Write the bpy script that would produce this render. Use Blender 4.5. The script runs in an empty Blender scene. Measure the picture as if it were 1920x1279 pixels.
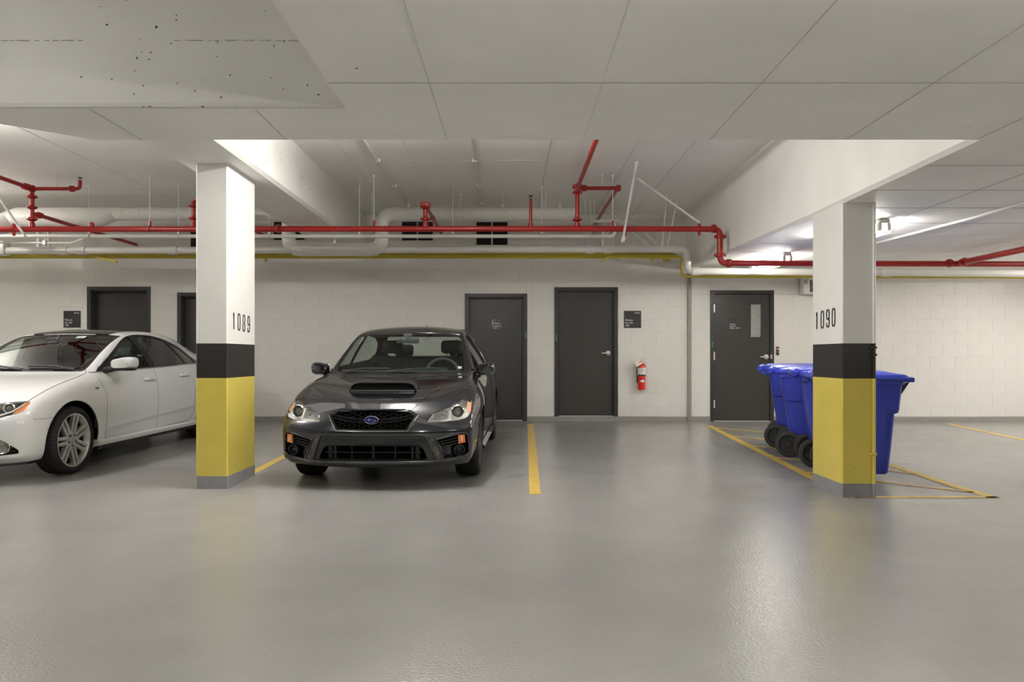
import bpy, bmesh, math, random
from mathutils import Vector, Matrix
from mathutils.bvhtree import BVHTree

SC = bpy.context.scene
COL = SC.collection
R = math.radians
random.seed(7)

# ------------------------------------------------------------------ camera
FPX, VX, VY, HC = 1447.0, 958.0, 670.0, 1.16
cam = bpy.data.cameras.new('camera')
cam.sensor_fit = 'HORIZONTAL'
cam.sensor_width = 36.0
cam.lens = FPX / 1920 * 36.0
cam.shift_x = (960 - VX) / 1920
cam.shift_y = (VY - 639.5) / 1920
cam.clip_end = 100
camo = bpy.data.objects.new('camera', cam)
camo.location = (0, 0, HC)
camo.rotation_euler = (R(90), 0, 0)
COL.objects.link(camo)
SC.camera = camo

# ------------------------------------------------------------------ world, exposure, lights
w = bpy.data.worlds.new('world')
SC.world = w
w.use_nodes = True
w.node_tree.nodes['Background'].inputs[0].default_value = (0.9, 0.95, 1, 1)
w.node_tree.nodes['Background'].inputs[1].default_value = 0.05
SC.view_settings.view_transform = 'Standard'
SC.view_settings.look = 'None'
SC.view_settings.exposure = 0.62
SC.view_settings.gamma = 1.0
SC.view_settings.use_curve_mapping = False
SC.cycles.use_denoising = True
SC.cycles.max_bounces = 10
SC.cycles.diffuse_bounces = 6
SC.cycles.glossy_bounces = 5
SC.cycles.transparent_max_bounces = 16
SC.cycles.sample_clamp_indirect = 8.0


def area(name, loc, sx, sy, watts, col=(1.0, 0.97, 0.915), rot=(0, 0, 0)):
    l = bpy.data.lights.new(name, 'AREA')
    l.shape = 'RECTANGLE'
    l.size = sx
    l.size_y = sy
    l.energy = watts
    l.color = col
    o = bpy.data.objects.new(name, l)
    o.location = loc
    o.rotation_euler = rot
    COL.objects.link(o)
    return o


# bare fluorescent strips outside the frame, without fittings, the low aisle ones added for brightness: a box of four faces each, (x, y, z, length along, watts)
for lx, ly, lz, along, lw in ((-0.75, 6.4, 3.20, 'Y', 125), (-5.6, 6.5, 3.18, 'Y', 115), (-7.8, 9.4, 3.2, 'Y', 60),
                              (-3.4, 2.2, 3.30, 'Y', 13), (-5.5, 1.0, 3.30, 'Y', 30),
                              (8.3, 7.0, 2.30, 'Y', 80), (8.6, 10.2, 2.30, 'Y', 75),
                              (0.9, 1.2, 2.22, 'Y', 50), (-3.6, -0.8, 2.25, 'Y', 22), (4.9, 1.2, 2.22, 'Y', 42)):  # unseen low lamps over the aisle, added to brighten the slab underside
    rz = 0 if along == 'Y' else R(90)
    area('unseen_lamp', (lx, ly, lz - 0.03), 0.07, 1.25, lw * 0.29, rot=(0, 0, rz))
    area('unseen_lamp_upward', (lx, ly, lz + 0.03), 0.07, 1.25, lw * 0.50, rot=(R(180), 0, rz))
    for sg in (1, -1):
        area('unseen_lamp_side', (lx + (sg * 0.03 if not rz else 0), ly + (sg * 0.03 if rz else 0), lz), 0.07, 1.25, lw * 0.24, rot=(0, R(-90) * sg, rz))


# ------------------------------------------------------------------ materials
def lin(c):
    return tuple((x / 255 / 12.92) if x / 255 <= 0.04045 else ((x / 255 + 0.055) / 1.055) ** 2.4 for x in c)


MATS = {}


def mat(name, rgb, rough=0.5, metal=0.0, spec=0.5, coat=0.0, noise=0.0, nscale=8.0, bump=0.0, bscale=60.0,
        emit=None, estr=0.0, coatr=0.03):
    m = bpy.data.materials.new(name)
    m.use_nodes = True
    nt = m.node_tree
    b = nt.nodes['Principled BSDF']
    b.inputs['Base Color'].default_value = (*rgb, 1)
    b.inputs['Roughness'].default_value = rough
    b.inputs['Metallic'].default_value = metal
    b.inputs['Specular IOR Level'].default_value = spec
    b.inputs['Coat Weight'].default_value = coat
    b.inputs['Coat Roughness'].default_value = coatr
    if emit:
        b.inputs['Emission Color'].default_value = (*emit, 1)
        b.inputs['Emission Strength'].default_value = estr
    if noise or bump:
        tc = nt.nodes.new('ShaderNodeTexCoord')
    if noise:
        n = nt.nodes.new('ShaderNodeTexNoise')
        n.inputs['Scale'].default_value = nscale
        n.inputs['Detail'].default_value = 5
        nt.links.new(tc.outputs['Object'], n.inputs['Vector'])
        r = nt.nodes.new('ShaderNodeValToRGB')
        r.color_ramp.elements[0].position = 0.3
        r.color_ramp.elements[1].position = 0.7
        r.color_ramp.elements[0].color = (*[max(0, c * (1 - noise)) for c in rgb], 1)
        r.color_ramp.elements[1].color = (*[min(1, c * (1 + noise)) for c in rgb], 1)
        nt.links.new(n.outputs['Fac'], r.inputs['Fac'])
        nt.links.new(r.outputs['Color'], b.inputs['Base Color'])
    if bump:
        n2 = nt.nodes.new('ShaderNodeTexNoise')
        n2.inputs['Scale'].default_value = bscale
        n2.inputs['Detail'].default_value = 3
        nt.links.new(tc.outputs['Object'], n2.inputs['Vector'])
        bp = nt.nodes.new('ShaderNodeBump')
        bp.inputs['Strength'].default_value = bump
        bp.inputs['Distance'].default_value = 0.01
        nt.links.new(n2.outputs['Fac'], bp.inputs['Height'])
        nt.links.new(bp.outputs['Normal'], b.inputs['Normal'])
    MATS[name] = m
    return m


def glass_mat(name, tint, refl=1.0, ior=1.5):
    m = bpy.data.materials.new(name)
    m.use_nodes = True
    nt = m.node_tree
    nt.nodes.clear()
    out = nt.nodes.new('ShaderNodeOutputMaterial')
    mix = nt.nodes.new('ShaderNodeMixShader')
    tr = nt.nodes.new('ShaderNodeBsdfTransparent')
    gl = nt.nodes.new('ShaderNodeBsdfGlossy')
    fr = nt.nodes.new('ShaderNodeFresnel')
    fr.inputs['IOR'].default_value = ior
    tr.inputs['Color'].default_value = (*tint, 1)
    gl.inputs['Color'].default_value = (refl, refl, refl, 1)
    gl.inputs['Roughness'].default_value = 0.01
    ge = nt.nodes.new('ShaderNodeNewGeometry')
    mr = nt.nodes.new('ShaderNodeMapRange')
    mr.inputs['To Min'].default_value = ior
    mr.inputs['To Max'].default_value = 1 / ior
    nt.links.new(ge.outputs['Backfacing'], mr.inputs['Value'])
    nt.links.new(mr.outputs[0], fr.inputs['IOR'])
    nt.links.new(fr.outputs[0], mix.inputs[0])
    nt.links.new(tr.outputs[0], mix.inputs[1])
    nt.links.new(gl.outputs[0], mix.inputs[2])
    nt.links.new(mix.outputs[0], out.inputs[0])
    MATS[name] = m
    return m


def speck(m, col=(0.06, 0.055, 0.05), scale=9.0, thresh=0.035, clump=1.3, cth=0.52):
    """small dark air holes left in the cast concrete"""
    nt = m.node_tree
    b = nt.nodes['Principled BSDF']
    tc = nt.nodes.new('ShaderNodeTexCoord')
    v = nt.nodes.new('ShaderNodeTexVoronoi')
    v.inputs['Scale'].default_value = scale
    nz = nt.nodes.new('ShaderNodeTexNoise')
    nz.inputs['Scale'].default_value = 40
    nz.inputs['Detail'].default_value = 3
    addv = nt.nodes.new('ShaderNodeMixRGB')
    addv.inputs[0].default_value = 0.03
    nt.links.new(tc.outputs['Object'], addv.inputs[1])
    nt.links.new(tc.outputs['Object'], nz.inputs['Vector'])
    nt.links.new(nz.outputs['Color'], addv.inputs[2])
    nt.links.new(addv.outputs[0], v.inputs['Vector'])
    wn = nt.nodes.new('ShaderNodeMath')
    wn.operation = 'MULTIPLY'
    wn.inputs[1].default_value = thresh * 2
    nt.links.new(v.outputs['Color'], wn.inputs[0])
    lt = nt.nodes.new('ShaderNodeMath')
    lt.operation = 'LESS_THAN'
    nt.links.new(v.outputs['Distance'], lt.inputs[0])
    nt.links.new(wn.outputs[0], lt.inputs[1])
    cl = nt.nodes.new('ShaderNodeTexNoise')
    cl.inputs['Scale'].default_value = clump
    nt.links.new(tc.outputs['Object'], cl.inputs['Vector'])
    gt = nt.nodes.new('ShaderNodeMath')
    gt.operation = 'GREATER_THAN'
    gt.inputs[1].default_value = cth
    nt.links.new(cl.outputs['Fac'], gt.inputs[0])
    mu = nt.nodes.new('ShaderNodeMath')
    mu.operation = 'MULTIPLY'
    nt.links.new(lt.outputs[0], mu.inputs[0])
    nt.links.new(gt.outputs[0], mu.inputs[1])
    mx = nt.nodes.new('ShaderNodeMixRGB')
    nt.links.new(mu.outputs[0], mx.inputs[0])
    if b.inputs['Base Color'].links:
        nt.links.new(b.inputs['Base Color'].links[0].from_socket, mx.inputs[1])
    else:
        mx.inputs[1].default_value = b.inputs['Base Color'].default_value
    mx.inputs[2].default_value = (*col, 1)
    nt.links.new(mx.outputs[0], b.inputs['Base Color'])
    return m


M = MATS
mat('wall_paint', (0.72, 0.705, 0.665), 0.45, noise=0.02, nscale=3, bump=0.12, bscale=90)
mat('unseen_wall_dark', (0.22, 0.215, 0.205), 0.7)  # unseen wall behind the camera, made dark to cut light on the column fronts
mat('mortar_paint', (0.655, 0.64, 0.60), 0.5)
speck(mat('ceiling_paint', (0.86, 0.85, 0.82), 0.55, noise=0.05, nscale=1.5, bump=0.06, bscale=25), scale=6, thresh=0.03, clump=0.9, cth=0.57)
speck(mat('upper_ceiling_paint', (0.86, 0.85, 0.82), 0.5, noise=0.03, nscale=1.2, bump=0.05, bscale=25), scale=5, thresh=0.02, clump=0.9, cth=0.66)
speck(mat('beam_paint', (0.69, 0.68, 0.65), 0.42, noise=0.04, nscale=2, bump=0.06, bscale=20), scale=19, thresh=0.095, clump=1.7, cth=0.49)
mat('seam_dark', (0.46, 0.45, 0.43), 0.8)
mat('seam_light', (0.70, 0.69, 0.65), 0.6)
speck(mat('column_white', (0.72, 0.71, 0.68), 0.35, noise=0.03, nscale=4), scale=7, thresh=0.03, cth=0.55)
speck(mat('column_black', lin((40, 38, 36)), 0.3, noise=0.1, nscale=5), col=(0.2, 0.2, 0.19), scale=9, thresh=0.025, cth=0.55)
speck(mat('column_yellow', lin((199, 182, 84)), 0.28, noise=0.05, nscale=5), scale=9, thresh=0.04, cth=0.52)
mat('column_grey', lin((128, 127, 130)), 0.4, noise=0.1, nscale=6, bump=0.3, bscale=30)
mat('base_grey', lin((138, 136, 130)), 0.45, noise=0.08, nscale=5)
mat('line_yellow', lin((200, 168, 80)), 0.4, noise=0.10, nscale=9)
mat('door_paint', lin((52, 50, 46)), 0.36, noise=0.03, nscale=2)
mat('frame_paint', lin((48, 46, 42)), 0.36)
mat('steel', (0.74, 0.73, 0.70), 0.28, metal=0.45)
mat('dull_steel', (0.55, 0.54, 0.52), 0.4, metal=0.8)
mat('red_pipe', lin((158, 30, 26)), 0.30, noise=0.06, nscale=5)
mat('white_pipe', (0.70, 0.69, 0.645), 0.4)
mat('white_gloss', (0.72, 0.71, 0.67), 0.28)
mat('yellow_pipe', lin((192, 172, 44)), 0.4)
mat('label_yellow', lin((206, 196, 70)), 0.5)
mat('black', (0.012, 0.012, 0.012), 0.5)
mat('black_gloss', (0.01, 0.01, 0.011), 0.15)
mat('matte_black', (0.005, 0.005, 0.005), 0.9, spec=0.1)
mat('sign_black', lin((38, 36, 37)), 0.45)
mat('sign_white', (0.75, 0.75, 0.73), 0.5)
mat('louver_dark', (0.03, 0.03, 0.028), 0.7)
mat('bin_blue', lin((44, 58, 166)), 0.34, noise=0.06, nscale=6)
mat('rubber', (0.018, 0.017, 0.016), 0.65, bump=0.1, bscale=80)
mat('plastic_black', (0.02, 0.02, 0.02), 0.45)
mat('ext_red', lin((206, 40, 26)), 0.22, coat=0.3)
mat('tag_paper', (0.75, 0.68, 0.58), 0.6)
mat('green_tape', lin((40, 120, 70)), 0.4)
mat('led_red', (0.3, 0.02, 0.02), 0.4, emit=(1, 0.1, 0.1), estr=2.0)
mat('tube_lamp', (1, 1, 1), 0.4, emit=(1.0, 0.96, 0.89), estr=80.0)


def floor_mat():
    m = mat('floor_epoxy', (0.33, 0.32, 0.30), 0.3, spec=0.6)
    nt = m.node_tree
    b = nt.nodes['Principled BSDF']
    tc = nt.nodes.new('ShaderNodeTexCoord')
    n = nt.nodes.new('ShaderNodeTexNoise')
    n.inputs['Scale'].default_value = 0.55
    n.inputs['Detail'].default_value = 6
    n.inputs['Roughness'].default_value = 0.62
    n.inputs['Distortion'].default_value = 0.0
    nt.links.new(tc.outputs['Object'], n.inputs['Vector'])
    r = nt.nodes.new('ShaderNodeValToRGB')
    r.color_ramp.elements[0].position = 0.28
    r.color_ramp.elements[1].position = 0.72
    r.color_ramp.elements[0].color = (0.235, 0.231, 0.220, 1)
    r.color_ramp.elements[1].color = (0.30, 0.295, 0.281, 1)
    nt.links.new(n.outputs['Fac'], r.inputs['Fac'])
    nt.links.new(r.outputs['Color'], b.inputs['Base Color'])
    n2 = nt.nodes.new('ShaderNodeTexNoise')
    n2.inputs['Scale'].default_value = 1.4
    n2.inputs['Detail'].default_value = 5
    nt.links.new(tc.outputs['Object'], n2.inputs['Vector'])
    mr = nt.nodes.new('ShaderNodeMapRange')
    mr.inputs['From Min'].default_value = 0.3
    mr.inputs['From Max'].default_value = 0.7
    mr.inputs['To Min'].default_value = 0.205
    mr.inputs['To Max'].default_value = 0.262
    nt.links.new(n2.outputs['Fac'], mr.inputs['Value'])
    nt.links.new(mr.outputs[0], b.inputs['Roughness'])
    n3 = nt.nodes.new('ShaderNodeTexNoise')
    n3.inputs['Scale'].default_value = 70
    n3.inputs['Detail'].default_value = 2
    nt.links.new(tc.outputs['Object'], n3.inputs['Vector'])
    bp = nt.nodes.new('ShaderNodeBump')
    bp.inputs['Strength'].default_value = 0.35
    bp.inputs['Distance'].default_value = 0.006
    nt.links.new(n3.outputs['Fac'], bp.inputs['Height'])
    nt.links.new(bp.outputs['Normal'], b.inputs['Normal'])
    return m


floor_mat()


def wired_glass():
    m = mat('wired_glass', (0.42, 0.42, 0.40), 0.08, spec=0.8)  # opaque grey stands in for ceiling reflections and light behind the pane
    nt = m.node_tree
    b = nt.nodes['Principled BSDF']
    tc = nt.nodes.new('ShaderNodeTexCoord')
    mp = nt.nodes.new('ShaderNodeMapping')
    mp.inputs['Rotation'].default_value = (R(90), 0, 0)
    br = nt.nodes.new('ShaderNodeTexBrick')
    br.offset = 0
    br.inputs['Scale'].default_value = 1
    br.inputs['Brick Width'].default_value = 0.026
    br.inputs['Row Height'].default_value = 0.026
    br.inputs['Mortar Size'].default_value = 0.0022
    br.inputs['Color1'].default_value = (0.40, 0.40, 0.38, 1)
    br.inputs['Color2'].default_value = (0.48, 0.48, 0.46, 1)
    br.inputs['Mortar'].default_value = (0.2, 0.2, 0.19, 1)
    nt.links.new(tc.outputs['Object'], mp.inputs[0])
    nt.links.new(mp.outputs[0], br.inputs['Vector'])
    nt.links.new(br.outputs['Color'], b.inputs['Base Color'])


wired_glass()


# ------------------------------------------------------------------ mesh helpers
class MB:
    def __init__(s):
        s.v, s.f, s.m = [], [], []

    def add(s, vs, fs, mi=0):
        o = len(s.v)
        s.v += [tuple(v) for v in vs]
        for f in fs:
            s.f.append(tuple(i + o for i in f))
            s.m.append(mi)
        return s

    def box(s, x0, x1, y0, y1, z0, z1, mi=0, mtx=None):
        vs = [Vector(p) for p in ((x0, y0, z0), (x1, y0, z0), (x1, y1, z0), (x0, y1, z0), (x0, y0, z1), (x1, y0, z1), (x1, y1, z1), (x0, y1, z1))]
        if mtx is not None:
            vs = [mtx @ v for v in vs]
        return s.add(vs, [(0, 3, 2, 1), (4, 5, 6, 7), (0, 1, 5, 4), (1, 2, 6, 5), (2, 3, 7, 6), (3, 0, 4, 7)], mi)

    def rbox(s, x0, x1, y0, y1, z0, z1, bev=0.01, seg=2, mi=0, mtx=None):
        bm = bmesh.new()
        bmesh.ops.create_cube(bm, size=1)
        bmesh.ops.scale(bm, vec=(x1 - x0, y1 - y0, z1 - z0), verts=bm.verts)
        bmesh.ops.translate(bm, vec=((x0 + x1) / 2, (y0 + y1) / 2, (z0 + z1) / 2), verts=bm.verts)
        bmesh.ops.bevel(bm, geom=list(bm.edges), offset=bev, segments=seg, affect='EDGES', profile=0.5)
        return s.bm(bm, mi, mtx)

    def bm(s, bm, mi=0, mtx=None):
        bm.verts.index_update()
        vs = [(mtx @ v.co) if mtx is not None else v.co.copy() for v in bm.verts]
        s.add(vs, [[v.index for v in f.verts] for f in bm.faces], mi)
        bm.free()
        return s

    def tube(s, path, r, seg=12, mi=0, caps=True, closed=False):
        path = [Vector(p) for p in path]
        n = len(path)
        rs = r if isinstance(r, (list, tuple)) else [r] * n
        t0 = (path[1] - path[0]).normalized()
        up = Vector((0, 0, 1)) if abs(t0.z) < 0.9 else Vector((1, 0, 0))
        nrm = (up - up.dot(t0) * t0).normalized()
        rings = []
        vs = []
        for i in range(n):
            a = path[i - 1] if (i > 0 or closed) else path[i]
            b = path[(i + 1) % n] if (i < n - 1 or closed) else path[i]
            t = (b - a).normalized()
            nrm = (nrm - nrm.dot(t) * t).normalized()
            bn = t.cross(nrm)
            k = 1.0
            if 0 < i < n - 1:
                c = (path[i] - path[i - 1]).normalized().dot(t)
                k = 1 / max(0.5, c)
            for j in range(seg):
                an = 2 * math.pi * j / seg
                vs.append(path[i] + (nrm * math.cos(an) + bn * math.sin(an)) * rs[i])
        fs = []
        for i in range(n - 1 if not closed else n):
            for j in range(seg):
                a = i * seg + j
                b = i * seg + (j + 1) % seg
                c = ((i + 1) % n) * seg + (j + 1) % seg
                d = ((i + 1) % n) * seg + j
                fs.append((a, b, c, d))
        if caps and not closed:
            fs.append(tuple(range(seg - 1, -1, -1)))
            fs.append(tuple((n - 1) * seg + j for j in range(seg)))
        return s.add(vs, fs, mi)

    def lathe(s, prof, seg=24, mtx=None, mi=0, close=False):
        """prof: (radius, height) turned about local z"""
        vs, fs = [], []
        n = len(prof)
        for (r, h) in prof:
            for j in range(seg):
                a = 2 * math.pi * j / seg
                vs.append(Vector((r * math.cos(a), r * math.sin(a), h)))
        for i in range(n - 1 if not close else n):
            for j in range(seg):
                i2 = (i + 1) % n
                fs.append((i * seg + j, i * seg + (j + 1) % seg, i2 * seg + (j + 1) % seg, i2 * seg + j))
        if not close:
            fs.append(tuple(range(seg - 1, -1, -1)))
            fs.append(tuple((n - 1) * seg + j for j in range(seg)))
        if mtx is not None:
            vs = [mtx @ v for v in vs]
        return s.add(vs, fs, mi)

    def prism(s, poly, depth, mtx=None, mi=0):
        """poly in local xy, pushed along local z"""
        n = len(poly)
        vs = [Vector((p[0], p[1], 0)) for p in poly] + [Vector((p[0], p[1], depth)) for p in poly]
        fs = [tuple(range(n - 1, -1, -1)), tuple(range(n, 2 * n))]
        fs += [(i, (i + 1) % n, n + (i + 1) % n, n + i) for i in range(n)]
        if mtx is not None:
            vs = [mtx @ v for v in vs]
        return s.add(vs, fs, mi)

    def loft(s, rings, mi=0, caps=True):
        n = len(rings[0])
        vs = [p for r in rings for p in r]
        fs = []
        for i in range(len(rings) - 1):
            for j in range(n):
                fs.append((i * n + j, i * n + (j + 1) % n, (i + 1) * n + (j + 1) % n, (i + 1) * n + j))
        if caps:
            fs.append(tuple(range(n - 1, -1, -1)))
            fs.append(tuple((len(rings) - 1) * n + j for j in range(n)))
        return s.add(vs, fs, mi)

    def mesh(s, name, mats, smooth=35):
        me = bpy.data.meshes.new(name)
        me.from_pydata([tuple(v) for v in s.v], [], s.f)
        for mm in (mats if isinstance(mats, (list, tuple)) else [mats]):
            me.materials.append(M[mm] if isinstance(mm, str) else mm)
        me.polygons.foreach_set('material_index', s.m)
        bm = bmesh.new()
        bm.from_mesh(me)
        bmesh.ops.recalc_face_normals(bm, faces=bm.faces)
        bm.to_mesh(me)
        bm.free()
        if smooth:
            me.polygons.foreach_set('use_smooth', [True] * len(me.polygons))
            me.set_sharp_from_angle(angle=R(smooth))
        me.update()
        return me

    def build(s, name, mats, parent=None, smooth=35, **k):
        return link(name, s.mesh(name, mats, smooth), parent, **k)


def link(name, me, parent=None, loc=None, rot=None, kind=None, label=None):
    o = bpy.data.objects.new(name, me)
    COL.objects.link(o)
    if parent:
        o.parent = parent
    if loc:
        o.location = loc
    if rot:
        o.rotation_euler = rot
    if kind:
        o['kind'] = kind
    if label:
        o['label'] = label
    return o


def thing(name, label, cat, loc=(0, 0, 0), rotz=0.0, group=None, rot=None):
    o = bpy.data.objects.new(name, None)
    o.empty_display_size = 0.1
    COL.objects.link(o)
    o.location = loc
    o.rotation_euler = rot if rot else (0, 0, rotz)
    o['label'] = label
    o['category'] = cat
    if group:
        o['group'] = group
    return o


def struct(name, mb, mats, parent=None, smooth=35):
    o = mb.build(name, mats, parent, smooth)
    if not parent:
        o['kind'] = 'structure'
    return o


def sempty(name):
    o = bpy.data.objects.new(name, None)
    COL.objects.link(o)
    o['kind'] = 'structure'
    return o


def P(px, py, Y):
    return Vector(((px - VX) * Y / FPX, Y, HC - (py - VY) * Y / FPX))


YS, SL = 6.96, 0.0244                 # the floor rises gently towards the back wall from here on


def fz(Y):
    return max(0.0, (Y - YS) * SL)


def PF(px, py):
    t = (py - VY) / FPX
    Y = HC / t
    if Y > YS:
        Y = (HC + SL * YS) / (t + SL)
    return Vector(((px - VX) * Y / FPX, Y, fz(Y)))


def fillet(pts, rad, n=6):
    pts = [Vector(p) for p in pts]
    out = [pts[0]]
    for i in range(1, len(pts) - 1):
        a, b, c = pts[i - 1], pts[i], pts[i + 1]
        d1, d2 = (a - b).normalized(), (c - b).normalized()
        ang = math.acos(max(-1, min(1, d1.dot(d2))))
        if ang > R(178):
            out.append(b)
            continue
        t = min(rad / math.tan(ang / 2), (a - b).length * 0.49, (c - b).length * 0.49)
        p0, p1 = b + d1 * t, b + d2 * t
        for k in range(n + 1):
            u = k / n
            out.append(p0 * (1 - u) ** 2 + b * 2 * u * (1 - u) + p1 * u * u)
    out.append(pts[-1])
    return out


_fontcache = {}


def text_mesh(body, size, extrude=0.0008, align='LEFT', spacing=1.0):
    key = (body, size, extrude, align)
    cu = bpy.data.curves.new('lettering', 'FONT')
    cu.body = body
    cu.size = size
    cu.extrude = extrude
    cu.align_x = align
    cu.resolution_u = 3
    cu.space_line = spacing
    o = bpy.data.objects.new('lettering', cu)
    COL.objects.link(o)
    dg = bpy.context.evaluated_depsgraph_get()
    me = bpy.data.meshes.new_from_object(o.evaluated_get(dg))
    bpy.data.objects.remove(o)
    return me


def text(name, body, size, mtx, mt, parent, align='LEFT', extrude=0.0008, sx=1.0):
    me = text_mesh(body, size, extrude, align)
    me.transform(Matrix.Scale(sx, 4, (1, 0, 0)))
    me.transform(mtx)
    me.materials.clear()
    me.materials.append(M[mt])
    return link(name, me, parent)


# frame with local x along world X, local y up, local z towards the camera (-Y)
def wallm(x, y, z):
    return Matrix(((1, 0, 0, x), (0, 0, -1, y), (0, 1, 0, z), (0, 0, 0, 1)))


def axis_m(o, d):
    """matrix whose local z runs along d"""
    d = Vector(d).normalized()
    return Matrix.Translation(o) @ d.to_track_quat('Z', 'Y').to_matrix().to_4x4()


# ------------------------------------------------------------------ setting: floor, ceilings, walls
YW = 12.39
WS = FPX / YW                          # pixels per metre at the back wall


def wx(px):
    return (px - VX) / WS


def wz(py):
    return HC - (py - VY) / WS


XL, XR, YF = -11.0, 11.0, -4.5
ZU, ZL = 3.45, 2.439
mb = MB()
ys = [YF, 0, 3, YS, 8, 9, 10, 11, 12, YW + 0.4]
vs, fs = [], []
for y in ys:
    vs += [(XL, y, fz(y)), (XR, y, fz(y))]
for i in range(len(ys) - 1):
    fs.append((2 * i, 2 * i + 1, 2 * i + 3, 2 * i + 2))
mb.add(vs, fs)
floor = struct('floor', mb, 'floor_epoxy', smooth=0)

LINE_N = [0]


def paint_line(pts, width):
    """a painted stripe on the floor, following its slope"""
    mb = MB()
    a, b = Vector(pts[0][:2]), Vector(pts[1][:2])
    n = 10
    d = (b - a).normalized()
    q = Vector((-d.y, d.x)) * width / 2
    vs, fs = [], []
    for i in range(n + 1):
        c = a.lerp(b, i / n)
        for sgn in (-1, 1):
            p = c + q * sgn
            vs.append((p.x, p.y, fz(p.y) + 0.0025))
    for i in range(n):
        fs.append((2 * i, 2 * i + 2, 2 * i + 3, 2 * i + 1))
    mb.add(vs, fs)
    mb.build('painted_line', 'line_yellow', floor, smooth=0)


paint_line([(0.205, 6.53), (0.307, 12.0)], 0.097)
paint_line([(-2.56, 7.3), (-2.52, 12.0)], 0.097)
paint_line([(3.01, 11.75), (2.845, 6.36)], 0.10)
paint_line([(3.985, 6.36), (3.985, 11.75)], 0.10)
paint_line([(2.84, 6.39), (4.03, 6.39)], 0.07)
for ys_ in (11.55, 10.55, 9.6, 8.65, 7.7):
    x0 = 3.0 - (11.55 - ys_) * 0.03
    dy = min(1.08, ys_ - 6.45)
    paint_line([(x0, ys_), (x0 + (3.97 - x0) * dy / 1.08, ys_ - dy)], 0.065)
paint_line([(6.80, 12.0), (6.62, 8.0)], 0.10)

# upper ceiling over the left and middle bays, low slab over the aisle and the right bay
mb = MB()
mb.box(XL, XR, YF, YW + 0.3, ZU, ZU + 0.2)
ceil = struct('ceiling', mb, 'upper_ceiling_paint', smooth=0)
mb = MB()
mb.box(-0.85, XR, YF, 4.536, ZL, ZU + 0.02)
slab = struct('ceiling_slab', mb, 'ceiling_paint', smooth=0)
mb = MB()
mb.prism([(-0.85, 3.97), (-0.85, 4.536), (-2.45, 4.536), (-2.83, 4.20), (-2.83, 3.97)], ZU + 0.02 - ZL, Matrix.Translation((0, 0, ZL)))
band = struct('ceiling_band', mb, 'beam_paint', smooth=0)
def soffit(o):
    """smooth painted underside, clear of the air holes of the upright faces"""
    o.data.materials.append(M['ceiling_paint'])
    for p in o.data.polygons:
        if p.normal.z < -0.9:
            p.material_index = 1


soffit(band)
# chamfered lower edges of the opening beside the slab
mb = MB()
mb.prism([(0, 0), (0.03, 0), (0, 0.03)], 1.98, Matrix(((0, 0, 1, -2.83), (-1, 0, 0, 3.97), (0, 1, 0, ZL + 0.0), (0, 0, 0, 1))))
mb.build('chamfer', 'beam_paint', band, smooth=0)
# the right bay: soffit that rises a little towards the wall, its left face is the right-hand beam
xb0, xb1, zb0, zb1 = 2.7345, 2.80, ZL, 2.56
mb = MB()
vs = []
for (y, xb, zb) in ((4.536, xb0, ZL), (7.0, xb0, ZL), (YW + 0.3, xb1, zb1)):
    cb = 0.028
    vs += [(xb + cb, y, zb), (XR, y, zb), (XR, y, ZU + 0.02), (xb, y, ZU + 0.02), (xb, y, zb + cb)]
fs = []
for i in range(2):
    o = 5 * i
    fs += [(o + j, o + (j + 1) % 5, o + 5 + (j + 1) % 5, o + 5 + j) for j in range(5)]
fs += [(4, 3, 2, 1, 0), (10, 11, 12, 13, 14)]
mb.add(vs, fs)
rbay = struct('ceiling_right', mb, 'ceiling_paint', smooth=0)
# left beam from the left column to the wall
XB0, XB1, ZB = -2.90, -2.31, 2.87
mb = MB()
c = 0.03
mb.prism([(XB0, ZU + 0.02), (XB0, ZB), (XB1 - c, ZB), (XB1, ZB + c), (XB1, ZU + 0.02)], YW + 0.3 - 4.5,
         Matrix(((1, 0, 0, 0), (0, 0, 1, 4.5), (0, 1, 0, 0), (0, 0, 0, 1))))
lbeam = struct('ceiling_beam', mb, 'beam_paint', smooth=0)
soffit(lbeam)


def seam(parent, p0, p1, wdt, mt='seam_dark'):
    """a form joint left in the concrete: a thin ridge standing proud"""
    mb = MB()
    a, b = Vector(p0), Vector(p1)
    d = (b - a).normalized()
    q = Vector((-d.y, d.x, 0)).normalized() * wdt / 2
    h = Vector((0, 0, 0.003))
    n = 8
    vs, fs = [], []
    rnd = random.Random(int(abs(a.x * 91 + a.y * 37) * 100))
    for i in range(n + 1):
        c_ = a.lerp(b, i / n)
        k = rnd.uniform(0.5, 1.3)
        vs += [c_ - q * k, c_ - h, c_ + q * k]
    for i in range(n):
        fs += [(3 * i, 3 * i + 1, 3 * i + 4, 3 * i + 3), (3 * i + 1, 3 * i + 2, 3 * i + 5, 3 * i + 4)]
    mb.add(vs, fs)
    return mb.build('form_joint', mt, parent, smooth=0)


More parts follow.
